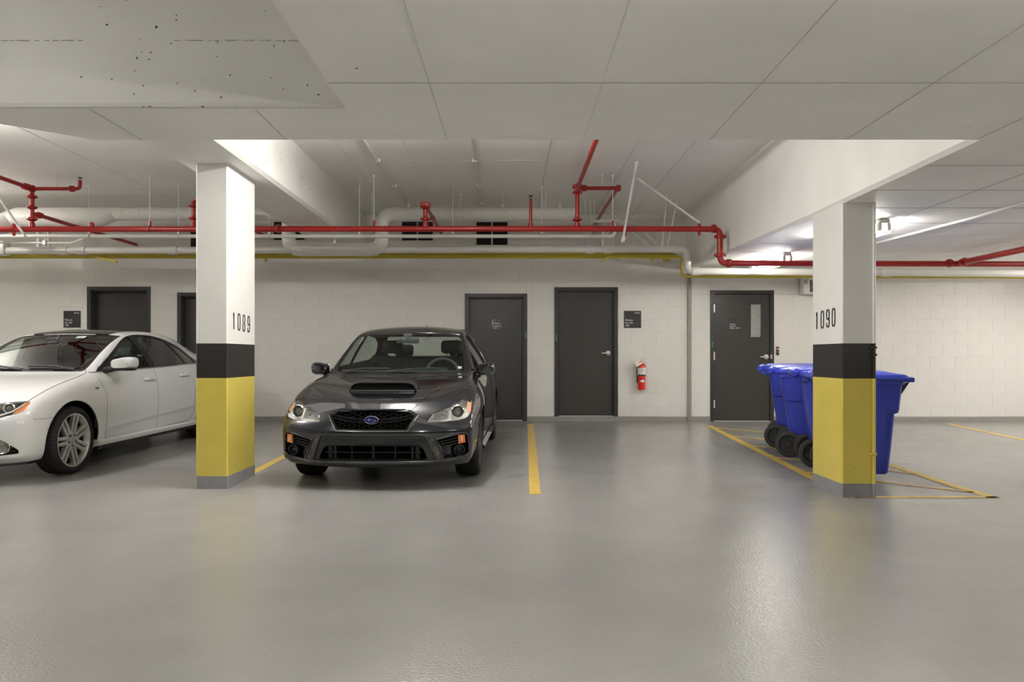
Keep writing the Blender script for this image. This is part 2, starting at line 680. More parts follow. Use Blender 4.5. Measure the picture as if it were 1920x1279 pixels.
# form joint across the upright face of the band
mb = MB()
rnd = random.Random(5)
for k in range(46):
    xa_ = -2.8 + k * 0.0424 + rnd.uniform(0, 0.02)
    if xa_ > -0.9 or (-2.2 < xa_ < -1.75):
        continue
    t_ = rnd.uniform(0.002, 0.006)
    mb.box(xa_, xa_ + rnd.uniform(0.02, 0.045), 3.967, 3.972, 2.79 - t_ / 2, 2.79 + t_ / 2)
fj = mb.build('form_joint', 'seam_dark', band, smooth=0)
fj['kind'] = 'stuff'
mb = MB()
mb.add([(-0.872, 2.0, ZL + 0.022), (-0.85, 2.0, ZL), (-0.85, 3.97, ZL), (-0.872, 3.97, ZL + 0.022), (-0.85, 2.0, ZL + 0.022), (-0.85, 3.97, ZL + 0.022)], [(0, 1, 2, 3), (0, 4, 1), (3, 2, 5)])
mb.build('chamfer', 'beam_paint', slab, smooth=0)
zz = ZL - 0.0005
seam(slab, (-0.85, 3.594, zz), (7, 3.594, zz), 0.009)
for x_, mt_ in ((-0.377, 'seam_dark'), (0.427, 'seam_light'), (1.167, 'seam_dark'), (1.97, 'seam_dark')):
    seam(slab, (x_ if x_ != -0.377 else -0.385, 2.2, zz), (x_, 4.53, zz), 0.0042, mt_)
seam(slab, (2.7345, 2.2, zz), (2.7345, 4.53, zz), 0.0045)
seam(slab, (3.57, 2.2, zz), (3.57, 4.53, zz), 0.0045)
seam(band, (-1.32, 3.98, zz), (-1.32, 4.53, zz), 0.008)
seam(band, (-2.17, 3.98, zz), (-2.17, 4.53, zz), 0.008)
for y_, x0_ in ((5.14, 2.76), (5.9, 2.76), (6.6, 2.76), (7.4, 3.1), (8.15, 2.9), (8.95, 2.9), (9.8, 2.9)):
    zq = ZL if y_ < 7 else ZL + (zb1 - ZL) * (y_ - 7) / (YW + 0.3 - 7)
    seam(rbay, (x0_, y_, zq - 0.0005), (10, y_, zq - 0.0005), 0.010, 'seam_dark' if y_ < 8 else 'seam_light')
for x_ in (3.57, 5.0, 5.9):
    seam(rbay, (x_, 4.6, ZL - 0.0005), (x_, 7.0, ZL - 0.0005), 0.008)
    seam(rbay, (x_, 7.0, ZL - 0.0005), (x_, YW, zb1 - 0.006), 0.008, 'seam_light')
zz = ZU - 0.0005
for y_ in (8.96, 10.5):
    seam(ceil, (-10, y_, zz), (-2.92, y_, zz), 0.010, 'seam_light')
    seam(ceil, (-1.25, y_, zz), (0.35, y_, zz), 0.010, 'seam_light')
for x_ in (-6.5, -4.9, -1.86, -1.15, -0.44, 0.42, 1.35, 1.95):
    seam(ceil, (x_, 7, zz), (x_, YW, zz), 0.008, 'seam_light' if x_ < 0.4 else 'seam_dark')

# doors on the back wall: name, frame px x0 x1, y top, y bottom, recess of the leaf
DOORS = [('door_1', 164, 282, 538, 781, 0.14), ('door_2', 333, 451, 549, 791.5, 0.13), ('door_3', 872, 988, 551, 792, 0.09),
         ('door_4', 1040, 1158, 539, 781, 0.055), ('door_5', 1332, 1450.5, 545, 789.5, 0.012)]
openings = [(wx(a), wx(b), (wz(d) if d < 788 else fz(YW) - 0.02), wz(c_)) for (_, a, b, c_, d, _) in DOORS]


def in_open(x, z):
    return any(o[0] < x < o[1] and o[2] < z < o[3] for o in openings)


# mortar plane
mb = MB()
xs = sorted({XL, XR, *[o[0] for o in openings], *[o[1] for o in openings]})
zs = sorted({-0.1, ZU + 0.02, *[o[2] for o in openings], *[o[3] for o in openings]})
for i in range(len(xs) - 1):
    for k in range(len(zs) - 1):
        if not in_open((xs[i] + xs[i + 1]) / 2, (zs[k] + zs[k + 1]) / 2):
            mb.add([(xs[i], YW + 0.0026, zs[k]), (xs[i + 1], YW + 0.0026, zs[k]), (xs[i + 1], YW + 0.0026, zs[k + 1]), (xs[i], YW + 0.0026, zs[k + 1])], [(0, 1, 2, 3)])
for (x0, x1, z0, z1) in openings:      # reveals
    for a, b in (((x0, z0), (x0, z1)), ((x0, z1), (x1, z1)), ((x1, z1), (x1, z0)), ((x1, z0), (x0, z0))):
        mb.add([(a[0], YW + 0.0026, a[1]), (b[0], YW + 0.0026, b[1]), (b[0], YW + 0.3, b[1]), (a[0], YW + 0.3, a[1])], [(0, 1, 2, 3)])
wall = struct('wall_back', mb, 'mortar_paint', smooth=0)

# concrete blocks, one by one
G = 0.005
blocks = []
for k in range(0, 18):
    z0, z1 = -0.028 + 0.2 * k, -0.028 + 0.2 * (k + 1)
    if z0 > ZU:
        break
    ph = 0.333 if k % 2 else 0.133
    n0 = int((XL - ph) / 0.4) - 1
    for j in range(n0, n0 + 58):
        x0 = ph + 0.4 * j
        x1 = x0 + 0.4
        if x1 < -8.9 or x0 > 9.2:
            continue
        # split at the control joint and at the openings
        cuts = [(x0, x1, z0, min(z1, ZU))]
        if x0 < wx(997.5) < x1:
            cuts = [(x0, wx(997.5), z0, min(z1, ZU)), (wx(997.5), x1, z0, min(z1, ZU))]
        for o in openings:
            nxt = []
            for (a, b, e, f) in cuts:
                if b <= o[0] or a >= o[1] or f <= o[2] or e >= o[3]:
                    nxt.append((a, b, e, f))
                    continue
                if a < o[0]:
                    nxt.append((a, o[0], e, f))
                if b > o[1]:
                    nxt.append((o[1], b, e, f))
                aa, bb = max(a, o[0]), min(b, o[1])
                if f > o[3]:
                    nxt.append((aa, bb, o[3], f))
                if e < o[2]:
                    nxt.append((aa, bb, e, o[2]))
            cuts = nxt
        blocks += [c_ for c_ in cuts if c_[1] - c_[0] > 0.03 and c_[3] - c_[2] > 0.03]


def hidden(b):
    px, py = VX + (b[0] + b[1]) / 2 * WS, VY - ((b[2] + b[3]) / 2 - HC) * WS
    if px < -20 or px > 1940 or py > 790 or py < 486:
        return True
    for (a, c_, e, f) in ((0, 366, 632, 800), (366, 478, 0, 900), (560, 925, 625, 900), (1455, 1675, 0, 900)):
        if a < px < c_ and e < py < f:
            return True
    return False


_bm_cache = {}


def block_mb(w_, h_, mb=None, ox=0.0, oz=0.0):
    mb = mb or MB()
    g, c_ = 0.0009, 0.0018
    x0, x1, z0, z1 = ox + g, ox + w_ - g, oz + g, oz + h_ - g
    vs = [(x0, YW + 0.0026, z0), (x1, YW + 0.0026, z0), (x1, YW + 0.0026, z1), (x0, YW + 0.0026, z1),
          (x0 + c_, YW, z0 + c_), (x1 - c_, YW, z0 + c_), (x1 - c_, YW, z1 - c_), (x0 + c_, YW, z1 - c_)]
    return mb.add(vs, [(4, 5, 6, 7), (0, 1, 5, 4), (1, 2, 6, 5), (2, 3, 7, 6), (3, 0, 4, 7)])


seen = [b for b in blocks if not hidden(b)]
seen.sort(key=lambda b: -(b[1] - b[0]) * (b[3] - b[2]))
single = set(seen[:300])
rest = MB()
for b in blocks:
    w_, h_ = round(b[1] - b[0], 4), round(b[3] - b[2], 4)
    if b in single:
        if (w_, h_) not in _bm_cache:
            _bm_cache[(w_, h_)] = block_mb(w_, h_).mesh('block', 'wall_paint', 0)
        link('block', _bm_cache[(w_, h_)], wall, loc=(b[0], 0, b[2]))
    else:
        block_mb(w_, h_, rest, b[0], b[2])
rest.build('block_courses', 'wall_paint', wall, smooth=0, kind='stuff')

# grey painted base along the wall
mb = MB()
zb = wz(780.5)
segs = [(XL, openings[0][0]), (openings[0][1], openings[1][0]), (openings[1][1], openings[2][0]), (openings[2][1], openings[4][0]), (openings[4][1], XR)]
for (a, b) in segs:
    mb.prism([(0, -0.1), (0, zb - fz(YW) - 0.012 + fz(YW)), (0.006, zb), (0.012, zb), (0.012, -0.1)], b - a,
             Matrix(((0, 0, 1, a), (1, 0, 0, YW - 0.012), (0, 1, 0, 0), (0, 0, 0, 1))))
mb.box(openings[0][0], openings[0][1], YW - 0.012, YW + 0.1, -0.1, openings[0][2])
struct('baseboard_back', mb, 'base_grey', smooth=0)
mb = MB()
mb.box(wx(1289), wx(1295.5), YW - 0.035, YW + 0.01, 0.05, 2.5)
struct('trim_1', mb, 'base_grey', smooth=0)

for nm, bx in (('wall_left', (XL - 0.2, XL, YF, YW + 0.3, -0.2, ZU + 0.1)), ('wall_right', (XR, XR + 0.2, YF, YW + 0.3, -0.2, ZU + 0.1)),
               ('wall_front', (XL, XR, YF - 0.2, YF, -0.2, ZU + 0.1))):
    mb = MB()
    mb.box(*bx)
    struct(nm, mb, 'wall_paint' if nm != 'wall_front' else 'unseen_wall_dark', smooth=0)


# ------------------------------------------------------------------ doors
def lever(parent, x, z, y, s):
    mb = MB()
    m = axis_m((x, y, z), (0, -1, 0))
    mb.lathe([(0.0, 0), (0.040, 0), (0.040, 0.012), (0.034, 0.018), (0.016, 0.02), (0.014, 0.05), (0.0, 0.05)], 20, m)
    mb.tube(fillet([(x, y - 0.03, z), (x, y - 0.055, z), (x + s * 0.11, y - 0.058, z - 0.004)], 0.02), 0.011, 10)
    mb.build('door_handle', 'steel', parent)


for (nm, a, b, c_, d_, rec), o in zip(DOORS, openings):
    dr = sempty(nm)
    x0, x1, z0, z1 = o
    zb_ = z0 if d_ < 788 else fz(YW)
    y0 = YW - 0.014
    f = 0.055
    mb = MB()
    for (xa, xc) in ((x0 - 0.004, x0 + f), (x1 - f, x1 + 0.004)):
        mb.rbox(xa, xc, y0, YW + 0.26, zb_, z1 + 0.004, 0.003, 1)
    mb.rbox(x0 + f, x1 - f, y0 + 0.001, YW + 0.259, z1 - f, z1 + 0.003, 0.003, 1)
    # rebate stops
    yl = YW + rec
    for (xa, xc) in ((x0 + f - 0.002, x0 + f + 0.014), (x1 - f - 0.014, x1 - f + 0.002)):
        mb.box(xa, xc, YW + 0.02 if rec > 0.05 else yl + 0.05, YW + 0.25, zb_, z1 - f)
    mb.box(x0 + f, x1 - f, YW + 0.02 if rec > 0.05 else yl + 0.05, YW + 0.25, z1 - f - 0.014, z1 - f + 0.002)
    mb.build('door_frame', 'frame_paint', dr)
    mb = MB()
    g = 0.004 if rec < 0.05 else 0.016
    lx0, lx1, lz0, lz1 = x0 + f + g, x1 - f - g, zb_ + 0.022, z1 - f - g
    if nm == 'door_5':
        vx0, vx1, vz0, vz1 = wx(1408), wx(1427.5), wz(632), wz(570)
        for (p, q, r_, s_) in ((lx0, vx0, lz0, lz1), (vx1, lx1, lz0, lz1), (vx0, vx1, lz0, vz0), (vx0, vx1, vz1, lz1)):
            mb.box(p, q, yl, yl + 0.045, r_, s_)
    else:
        mb.rbox(lx0, lx1, yl, yl + 0.045, lz0, lz1, 0.003, 1)
    leaf = mb.build('door_leaf', 'door_paint', dr, smooth=0)
    mb = MB()
    mb.rbox(x0 + f, x1 - f, yl - 0.004 if rec > 0.05 else y0, YW + 0.25, zb_ - 0.01, zb_ + (0.014 if nm != 'door_3' else 0.018), 0.003, 1)
    mb.build('door_sill', 'dull_steel', dr)
    if nm == 'door_5':
        mb = MB()
        mb.box(vx0, vx1, yl + 0.02, yl + 0.028, vz0, vz1)
        pane = mb.build('pane', 'wired_glass', dr, smooth=0)
        mb = MB()
        t = 0.016
        for (p, q, r_, s_) in ((vx0 - t, vx0, vz0 - t, vz1 + t), (vx1, vx1 + t, vz0 - t, vz1 + t), (vx0, vx1, vz0 - t, vz0), (vx0, vx1, vz1, vz1 + t)):
            mb.rbox(p, q, yl - 0.008, yl + 0.01, r_, s_, 0.002, 1)
        mb.build('glazing_frame', 'frame_paint', dr)
        for py0, py1 in ((571, 586), (660, 675), (750, 765)):
            mb = MB()
            mb.tube([(x0 + f + 0.002, y0 - 0.004, wz(py1)), (x0 + f + 0.002, y0 - 0.004, wz(py0))], 0.011, 8)
            mb.build('hinge', 'steel', dr)
        lever(dr, wx(1437), wz(669), yl, -1)
        mb = MB()
        mb.box(wx(1444), wx(1447.5), y0 - 0.003, y0 + 0.01, wz(673), wz(665))
        mb.build('strike_plate', 'dull_steel', dr)
        mb = MB()
        mb.box(wx(1334), wx(1337), y0 - 0.002, y0 + 0.004, wz(651), wz(641))
        mb.build('tape', 'green_tape', dr)
        mb = MB()
        mb.rbox(wx(1366), wx(1384), yl - 0.004, yl, wz(616), wz(598), 0.002, 1)
        sg = mb.build('door_sign', 'sign_black', dr)
        text('lettering', 'Casiers\nLockers\n1085 a 1099', 0.032, wallm(wx(1368), yl - 0.0046, wz(609)), 'sign_white', sg)
    if nm == 'door_4':
        lever(dr, wx(1141), wz(662), yl, -1)
        mb = MB()
        mb.box(wx(1041.5), wx(1044.5), y0 - 0.002, y0 + 0.004, wz(640), wz(626))
        mb.build('tape', 'green_tape', dr)
    if nm == 'door_3':
        mb = MB()
        mb.box(wx(984), wx(987), y0 - 0.002, y0 + 0.004, wz(633.5), wz(623))
        mb.build('tape', 'green_tape', dr)
        # torn remains of a sticker
        mb = MB()
        rnd = random.Random(3)
        cx, cz = wx(931), wz(607.5)
        for k in range(22):
            u, v_ = rnd.uniform(-0.08, 0.08), rnd.uniform(-0.075, 0.075)
            if abs(u) < 0.055 and abs(v_) < 0.05:
                u = math.copysign(rnd.uniform(0.06, 0.08), u)
            s_ = rnd.uniform(0.004, 0.010)
            mb.prism([(u + s_ * math.cos(q) * rnd.uniform(.5, 1), v_ + s_ * math.sin(q) * rnd.uniform(.4, 1)) for q in (0, 1.2, 2.4, 3.7, 5)], 0.001, wallm(cx, yl - 0.0002, cz))
        mb.build('sticker_remains', 'dull_steel', dr, smooth=0)
        text('lettering', 'Casiers\nLockers\n1071', 0.040, wallm(wx(923.5), yl - 0.001, wz(607)), 'sign_white', dr)
    if nm == 'door_2':
        mb = MB()
        mb.add([(wx(336), y0 - 0.001, wz(646)), (wx(336.5), y0 - 0.001, wz(633)), (wx(339), y0 - 0.001, wz(631.5)), (wx(337.5), y0 - 0.001, wz(644))], [(0, 1, 2, 3)])
        mb.build('tape', 'green_tape', dr)
    mb = MB()
    mb.box(x0, x1, YW + 0.27, YW + 0.3, zb_ - 0.1, z1)
    mb.build('backing', 'matte_black', dr, smooth=0)


# ------------------------------------------------------------------ wall signs
def wall_sign(a, b, c_, d_, num, label):
    s_ = thing('wall_sign', label, 'sign', (wx(a), YW, wz(d_)), group='black square signs on the back wall')
    w_, h_ = wx(b) - wx(a), wz(c_) - wz(d_)
    mb = MB()
    mb.rbox(0, w_, -0.008, 0.0, 0, h_, 0.002, 1)
    mb.build('plate', 'sign_black', s_)
    text('lettering', 'Maison\nde ville\n' + num, 0.044, wallm(0.02, -0.0085, 0.112), 'sign_white', s_)
    mb = MB()
    mb.lathe([(0, 0), (0.009, 0), (0.009, 0.001), (0, 0.001)], 12, wallm(w_ - 0.092, -0.008, h_ - 0.033))
    mb.build('logo_dot', 'sign_white', s_)
    text('logo', 'avila', 0.036, wallm(w_ - 0.020, -0.0085, h_ - 0.044), 'sign_white', s_, align='RIGHT')


wall_sign(119.5, 151.5, 583, 614.5, '104', 'black square sign on the wall above the white car, left of a door')
wall_sign(1170, 1202, 583, 615, '103', 'black square sign reading Maison de ville on the wall above the extinguisher')

# access reader by the right-hand door
rd = thing('card_reader', 'small black access reader with a red light beside the windowed door', 'card reader', (wx(1457.5), YW, wz(666)))
mb = MB()
mb.rbox(-0.021, 0.021, -0.022, 0, 0, 0.135, 0.005, 2)
mb.build('housing', 'black', rd)
mb = MB()
mb.lathe([(0, 0), (0.011, 0), (0.009, 0.004), (0, 0.005)], 12, wallm(0, -0.022, 0.097))
mb.build('indicator', 'led_red', rd)
mb = MB()
mb.box(-0.009, 0.009, -0.024, -0.02, 0.045, 0.056)
mb.build('key_slot', 'dull_steel', rd)

# ------------------------------------------------------------------ fire extinguisher
ex = thing('fire_extinguisher', 'red fire extinguisher hanging on the white block wall between two doors', 'fire extinguisher', (wx(1201.5), YW - 0.085, wz(730.5)))
mb = MB()
r_ = 0.062
prof = [(0, 0), (r_ - 0.006, 0), (r_, 0.006), (r_, 0.36), (r_ - 0.004, 0.385), (r_ - 0.02, 0.41), (0.022, 0.425), (0.02, 0.44), (0, 0.44)]
mb.lathe(prof, 32)
mb.build('cylinder', 'ext_red', ex)
mb = MB()
mb.lathe([(r_ + 0.0008, 0.245), (r_ + 0.0008, 0.35)], 32)
lab = mb.build('body_label', 'sign_white', ex)
for k, (z_, t_) in enumerate(((0.322, 'A  B  C'), (0.295, 'EXTINCTEUR'), (0.268, 'FIRE'))):
    text('lettering', t_, 0.0155, wallm(0, -r_ - 0.002, z_), 'black', ex, align='CENTER')
mb = MB()
mb.lathe([(r_ + 0.002, 0.222), (r_ + 0.003, 0.225), (r_ + 0.003, 0.240), (r_ + 0.002, 0.243)], 32)
mb.build('strap', 'black', ex)
mb = MB()
mb.prism([(-0.045, 0), (0, -0.024), (0.045, 0), (0, 0.024)], 0.002, wallm(0.003, -r_ - 0.0005, 0.14))
mb.build('diamond_label', 'sign_white', ex)
text('lettering', 'PULL', 0.012, wallm(0.003, -r_ - 0.0030, 0.135), 'black', ex, align='CENTER')
mb = MB()
mb.lathe([(0, 0.43), (0.024, 0.43), (0.024, 0.465), (0.016, 0.475), (0.016, 0.50), (0, 0.50)], 16)
mb.build('valve', 'dull_steel', ex)
mb = MB()
mb.tube([(-0.01, 0, 0.49), (0.03, -0.01, 0.487), (0.092, -0.02, 0.505)], [0.008, 0.008, 0.006], 8)
mb.tube([(-0.01, 0, 0.475), (0.04, -0.01, 0.455), (0.11, -0.02, 0.408)], [0.008, 0.007, 0.005], 8)
mb.build('squeeze_handle', 'steel', ex)
mb = MB()
mb.lathe([(0, 0), (0.017, 0), (0.017, 0.012), (0, 0.012)], 14, wallm(0.0, -0.022, 0.455))
mb.build('gauge', 'steel', ex)
mb = MB()
mb.tube(fillet([(-0.02, -0.01, 0.46), (-0.075, -0.012, 0.44), (-0.078, -0.005, 0.25), (-0.068, 0, 0.11)], 0.04), 0.010, 8)
mb.tube([(-0.070, 0, 0.22), (-0.067, 0, 0.105)], 0.014, 8)
mb.build('hose', 'plastic_black', ex)
mb = MB()
mb.box(-0.014, 0.014, -0.012, 0.014, 0.225, 0.247, 0, Matrix.Translation((-0.068, 0, 0)))
mb.build('hose_clip', 'sign_white', ex)
mb = MB()
mb.box(-0.062, 0.062, -0.001, 0.001, -0.045, 0.045, 0, Matrix.Translation((-0.058, -0.066, 0.435)) @ Matrix.Rotation(R(-32), 4, 'Y'))
tg = mb.build('inspection_tag', 'tag_paper', ex)
mb = MB()
for k in range(2):
    mb.prism([(-0.02 + k * 0.02, -0.012), (0.0 + k * 0.02, -0.012), (-0.010 + k * 0.02, 0.012)], 0.001, Matrix.Translation((-0.036, -0.0675, 0.452)) @ Matrix.Rotation(R(-32), 4, 'Y') @ Matrix.Rotation(R(90), 4, 'X'))
mb.build('tag_mark', 'ext_red', tg)
mb = MB()
mb.box(-0.02, 0.02, 0.055, 0.086, 0.30, 0.42)
mb.tube([(-0.02, 0.07, 0.445), (0.02, 0.07, 0.445)], 0.012, 8)
mb.tube([(0.0, 0.07, 0.44), (0.0, 0.0, 0.445)], 0.012, 8)
mb.build('wall_bracket', 'dull_steel', ex)


# ------------------------------------------------------------------ columns
def stroke(mb, pts, t, mtx):
    """flat painted stroke along a polyline in local xy"""
    n = len(pts)
    L, Rr = [], []
    for i, p in enumerate(pts):
        a = Vector(pts[max(0, i - 1)])
        b = Vector(pts[min(n - 1, i + 1)])
        d = (b - a).normalized()
        q = Vector((-d.y, d.x)) * t / 2
        L.append(Vector(p) + q)
        Rr.append(Vector(p) - q)
    vs = [mtx @ Vector((p.x, p.y, 0)) for p in L + Rr]
    mb.add(vs, [(i, i + 1, n + i + 1, n + i) for i in range(n - 1)])


DIG = {
    '1': [[(0.19, 0.0), (0.19, 1.0)], [(0.09, 0.80), (0.16, 0.86), (0.19, 0.98)]],
    '0': [[(0.17, 0.0), (0.08, 0.06), (0.045, 0.18), (0.04, 0.5), (0.045, 0.82), (0.08, 0.94), (0.17, 1.0)],
          [(0.23, 0.0), (0.32, 0.06), (0.355, 0.18), (0.36, 0.5), (0.355, 0.82), (0.32, 0.94), (0.23, 1.0)]],
    '8': [[(0.17, 0.0), (0.08, 0.05), (0.045, 0.16), (0.05, 0.36), (0.12, 0.48), (0.06, 0.62), (0.055, 0.84), (0.09, 0.95), (0.17, 1.0)],
          [(0.23, 0.0), (0.32, 0.05), (0.355, 0.16), (0.35, 0.36), (0.28, 0.48), (0.34, 0.62), (0.345, 0.84), (0.31, 0.95), (0.23, 1.0)]],
    '9': [[(0.17, 1.0), (0.08, 0.94), (0.045, 0.82), (0.045, 0.62), (0.08, 0.50), (0.16, 0.44)],
          [(0.23, 1.0), (0.32, 0.94), (0.355, 0.82), (0.36, 0.5), (0.35, 0.16), (0.32, 0.05), (0.23, 0.0)],
          [(0.17, 0.0), (0.08, 0.05), (0.05, 0.15), (0.05, 0.25)], [(0.22, 0.44), (0.35, 0.52)]],
}


def column(x0, x1, y0, y1, ztop, zs_, label, num, face):
    c_ = thing('column', label, 'column', ((x0 + x1) / 2, (y0 + y1) / 2, 0), group='striped concrete columns')
    hx, hy = (x1 - x0) / 2, (y1 - y0) / 2
    zg, zy, zk = zs_
    for nm, a, b, mt in (('base_band', -0.03, zg, 'column_grey'), ('yellow_band', zg, zy, 'column_yellow'), ('black_band', zy, zk, 'column_black'), ('shaft', zk, ztop, 'column_white')):
        k = 0.012
        mb = MB()
        e = 0.003 if nm == 'base_band' else 0
        poly = [(-hx + k - e, -hy - e), (hx - k + e, -hy - e), (hx + e, -hy + k), (hx + e, hy - k), (hx - k, hy + e), (-hx + k, hy + e), (-hx - e, hy - k), (-hx - e, -hy + k)]
        mb.prism(poly, b - a, Matrix.Translation((0, 0, a)))
        p = mb.build(nm, mt, c_, smooth=0)
    sx = hx + 0.0015
    h, dz = 0.150, 1.412
    for i, ch in enumerate(num):
        mb = MB()
        pitch = 0.118
        if face > 0:        # number reads from near to far
            o = Vector((sx, -hy + 0.115 + i * (pitch + 0.012), dz - i * 0.004))
            m = Matrix(((0, 0, 0, o.x), (1, 0, 0, o.y), (0, 1, 0, o.z), (0, 0, 0, 1)))
        else:
            o = Vector((-sx, -hy + 0.545 - i * pitch, dz + i * 0.004))
            m = Matrix(((0, 0, 0, o.x), (-1, 0, 0, o.y), (0, 1, 0, o.z), (0, 0, 0, 1)))
        for st in DIG[ch]:
            stroke(mb, [(u * h * 1.15, v_ * h) for u, v_ in st], 0.021 if ch != '1' else 0.024, m)
        mb.build('stencil_digit', 'black', c_, smooth=0)
    return c_


colA = column(-2.776, -2.494, 6.796, 7.52, 2.885, (0.113, 0.977, 1.282), 'white concrete column with black and yellow bands, stencilled 1089', '1089', 1)
colB = column(2.7345, 3.008, 6.382, 7.0, ZL, (0.115, 0.984, 1.275), 'white concrete column with black and yellow bands, stencilled 1090', '1090', -1)
mb = MB()
xq, yq = (3.008 - 2.7345) / 2 + 0.004, -0.309 - 0.012
for a, b, mi in ((-0.0, 0.115, 0), (0.115, 0.984, 1), (0.984, 1.275, 2), (1.275, ZL, 3)):
    mb.tube([(xq - 0.014, yq, a), (xq - 0.014, yq, b)], 0.013, 10, mi)
mb.build('conduit', ['column_grey', 'column_yellow', 'column_black', 'column_white'], colB)
mb = MB()
for z_ in (0.36, 1.18, 1.24):
    mb.rbox(xq - 0.045, xq + 0.004, yq - 0.017, yq + 0.012, z_ - 0.009, z_ + 0.009, 0.002, 1, 1 if z_ < 1 else 0)
mb.build('conduit_clamp', ['column_black', 'column_yellow'], colB)
# ------------------------------------------------------------------ pipework under the ceiling
def coupling(parent, p, d, r, mt='red_pipe', ears=True, lab='coupling'):
    """grooved pipe coupling: ring halves with two bolt ears"""
    m = axis_m(p, d)
    mb = MB()
    mb.lathe([(r, -0.030), (r + 0.012, -0.028), (r + 0.016, -0.018), (r + 0.016, 0.018), (r + 0.012, 0.028), (r, 0.030)], 20, m)
    if ears:
        for s_ in (-1, 1):
            mb.rbox(s_ * (r + 0.018) - 0.020, s_ * (r + 0.018) + 0.020, -0.016, 0.016, -0.018, 0.018, 0.006, 1, 0, m)
            mb.tube([m @ Vector((s_ * (r + 0.022), -0.03, 0)), m @ Vector((s_ * (r + 0.022), 0.03, 0))], 0.007, 6)
    return mb.build(lab, mt, parent)


def flange(parent, p, r, mt='red_pipe'):
    mb = MB()
    mb.lathe([(r, -0.028), (r + 0.02, -0.016), (r + 0.038, -0.005), (r + 0.038, 0.005), (r + 0.02, 0.016), (r, 0.028)], 20, axis_m(p, (0, 0, 1)))
    return mb.build('flange', mt, parent)


def rod(parent, x, y, z0, z1=ZU, r=0.0055, mt='white_pipe', foot=True):
    mb = MB()
    mb.tube([(x, y, z0), (x, y, z1)], r, 6)
    mb.lathe([(0, 0), (0.014, 0), (0.016, -0.02), (0.008, -0.03), (0, -0.03)], 10, Matrix.Translation((x, y, z1)))
    return mb.build('hanger_rod', mt, parent)


def sprinkler(parent, x, y, z):
    mb = MB()
    mb.lathe([(0, 0), (0.014, 0), (0.014, 0.02), (0.008, 0.026), (0.004, 0.03), (0.004, 0.062), (0, 0.062)], 10, Matrix.Translation((x, y, z)))
    for s_ in (-1, 1):
        mb.tube([(x + s_ * 0.008, y, z + 0.02), (x + s_ * 0.02, y, z + 0.04), (x + s_ * 0.004, y, z + 0.068)], 0.003, 6)
    mb.lathe([(0, 0.064), (0.028, 0.066), (0.028, 0.070), (0, 0.071)], 14, Matrix.Translation((x, y, z)))
    return mb.build('sprinkler_head', 'black', parent)


def clevis(parent, x, y, z, r, mt):
    mb = MB()
    mb.tube([(x, y + (r + 0.006) * math.cos(a), z + (r + 0.006) * math.sin(a)) for a in [R(-90 + 20 * k) for k in range(19)]], 0.006, 6, closed=False)
    mb.rbox(x - 0.013, x + 0.013, y - 0.017, y + 0.017, z + r, z + r + 0.065, 0.004, 1)
    return mb.build('pipe_clevis', mt, parent)


YR = 9.7
red = thing('sprinkler_main', 'long red sprinkler main running level across the garage with risers and branches', 'pipe', P(900, 429, YR))
redo = red.location.copy()


class RootMB(MB):
    pass


def rel(parent, o):
    """keep world coordinates for a part of a thing"""
    o.location = o.location - parent.location
    return o


def rbuild(mb, name, mt, parent, smooth=35):
    return rel(parent, mb.build(name, mt, parent, smooth))


rr = 0.0365
zr1 = P(0, 429, YR).z
zr2 = P(0, 493.5, YR).z
xd = P(1350, 0, YR).x
mb = MB()
mb.tube(fillet([(-9.5, YR, zr1 - 0.01), (P(1100, 0, YR).x, YR, zr1), (xd, YR, zr1 - 0.006), (xd, YR, zr2), (9.0, YR, zr2 - 0.02)], 0.085, 7), rr, 18)
rbuild(mb, 'main_pipe', 'red_pipe', red)
for px_, zq in ((522, zr1), (1338, zr1), (1780, zr2)):
    rel(red, coupling(red, (P(px_, 0, YR).x, YR, zq), (1, 0, 0), rr))
for zq in (zr1 - 0.10, zr2 + 0.10):
    rel(red, coupling(red, (xd, YR, zq), (0, 0, 1), rr))
rel(red, coupling(red, (xd + 0.11, YR, zr2), (1, 0, 0), rr))


def riser(px_, ytop, fl=(), rad=0.027, head=False):
    x = P(px_, 0, YR).x
    zt = P(0, ytop, YR).z
    mb = MB()
    mb.tube([(x, YR, zr1), (x, YR, zt)], rad, 14)
    mb.lathe([(rad, 0), (rad + 0.010, 0.004), (rad + 0.008, 0.05), (rad, 0.055)], 14, Matrix.Translation((x, YR, zr1 + 0.02)))
    rbuild(mb, 'riser', 'red_pipe', red)
    for fy in fl:
        rel(red, flange(red, (x, YR, P(0, fy, YR).z), rad))
    if head:
        rel(red, sprinkler(red, x, YR, zt))
    return x, zt


def branch(path, rad=0.024, name='branch_pipe'):
    mb = MB()
    mb.tube(fillet(path, 0.05, 5), rad, 14)
    return rbuild(mb, name, 'red_pipe', red)


# left riser with tee, arm and sprinkler head
x, zt = riser(60, 354, (369, 389, 411))
branch([(x, YR, zt), (x, 5.0, zt)], 0.026)
rel(red, coupling(red, (x, YR - 0.12, zt), (0, 1, 0), 0.026))
rel(red, coupling(red, (x, YR, zt), (1, 0, 0), 0.03))
xh = P(150, 0, YR).x
branch([(x, YR, zt), (xh, YR, zt), (xh, YR, zt + 0.10)], 0.023)
rel(red, coupling(red, (xh - 0.10, YR, zt), (1, 0, 0), 0.023))
rel(red, sprinkler(red, xh, YR, zt + 0.07))
rel(red, rod(red, P(107, 0, YR).x, YR, zt + 0.02))
zq = P(0, 400, YR).z
branch([(x, YR, zq), (x, YW, zq)], 0.026)
rel(red, coupling(red, (x, YR + 0.14, zq), (0, 1, 0), 0.026))
# the riser half hidden by the left column
x, zt = riser(363, 376, (386, 409))
branch([(x, YR, zt), (x, YW, zt)], 0.024)
# short stub
x, zt = riser(171, 417, ())
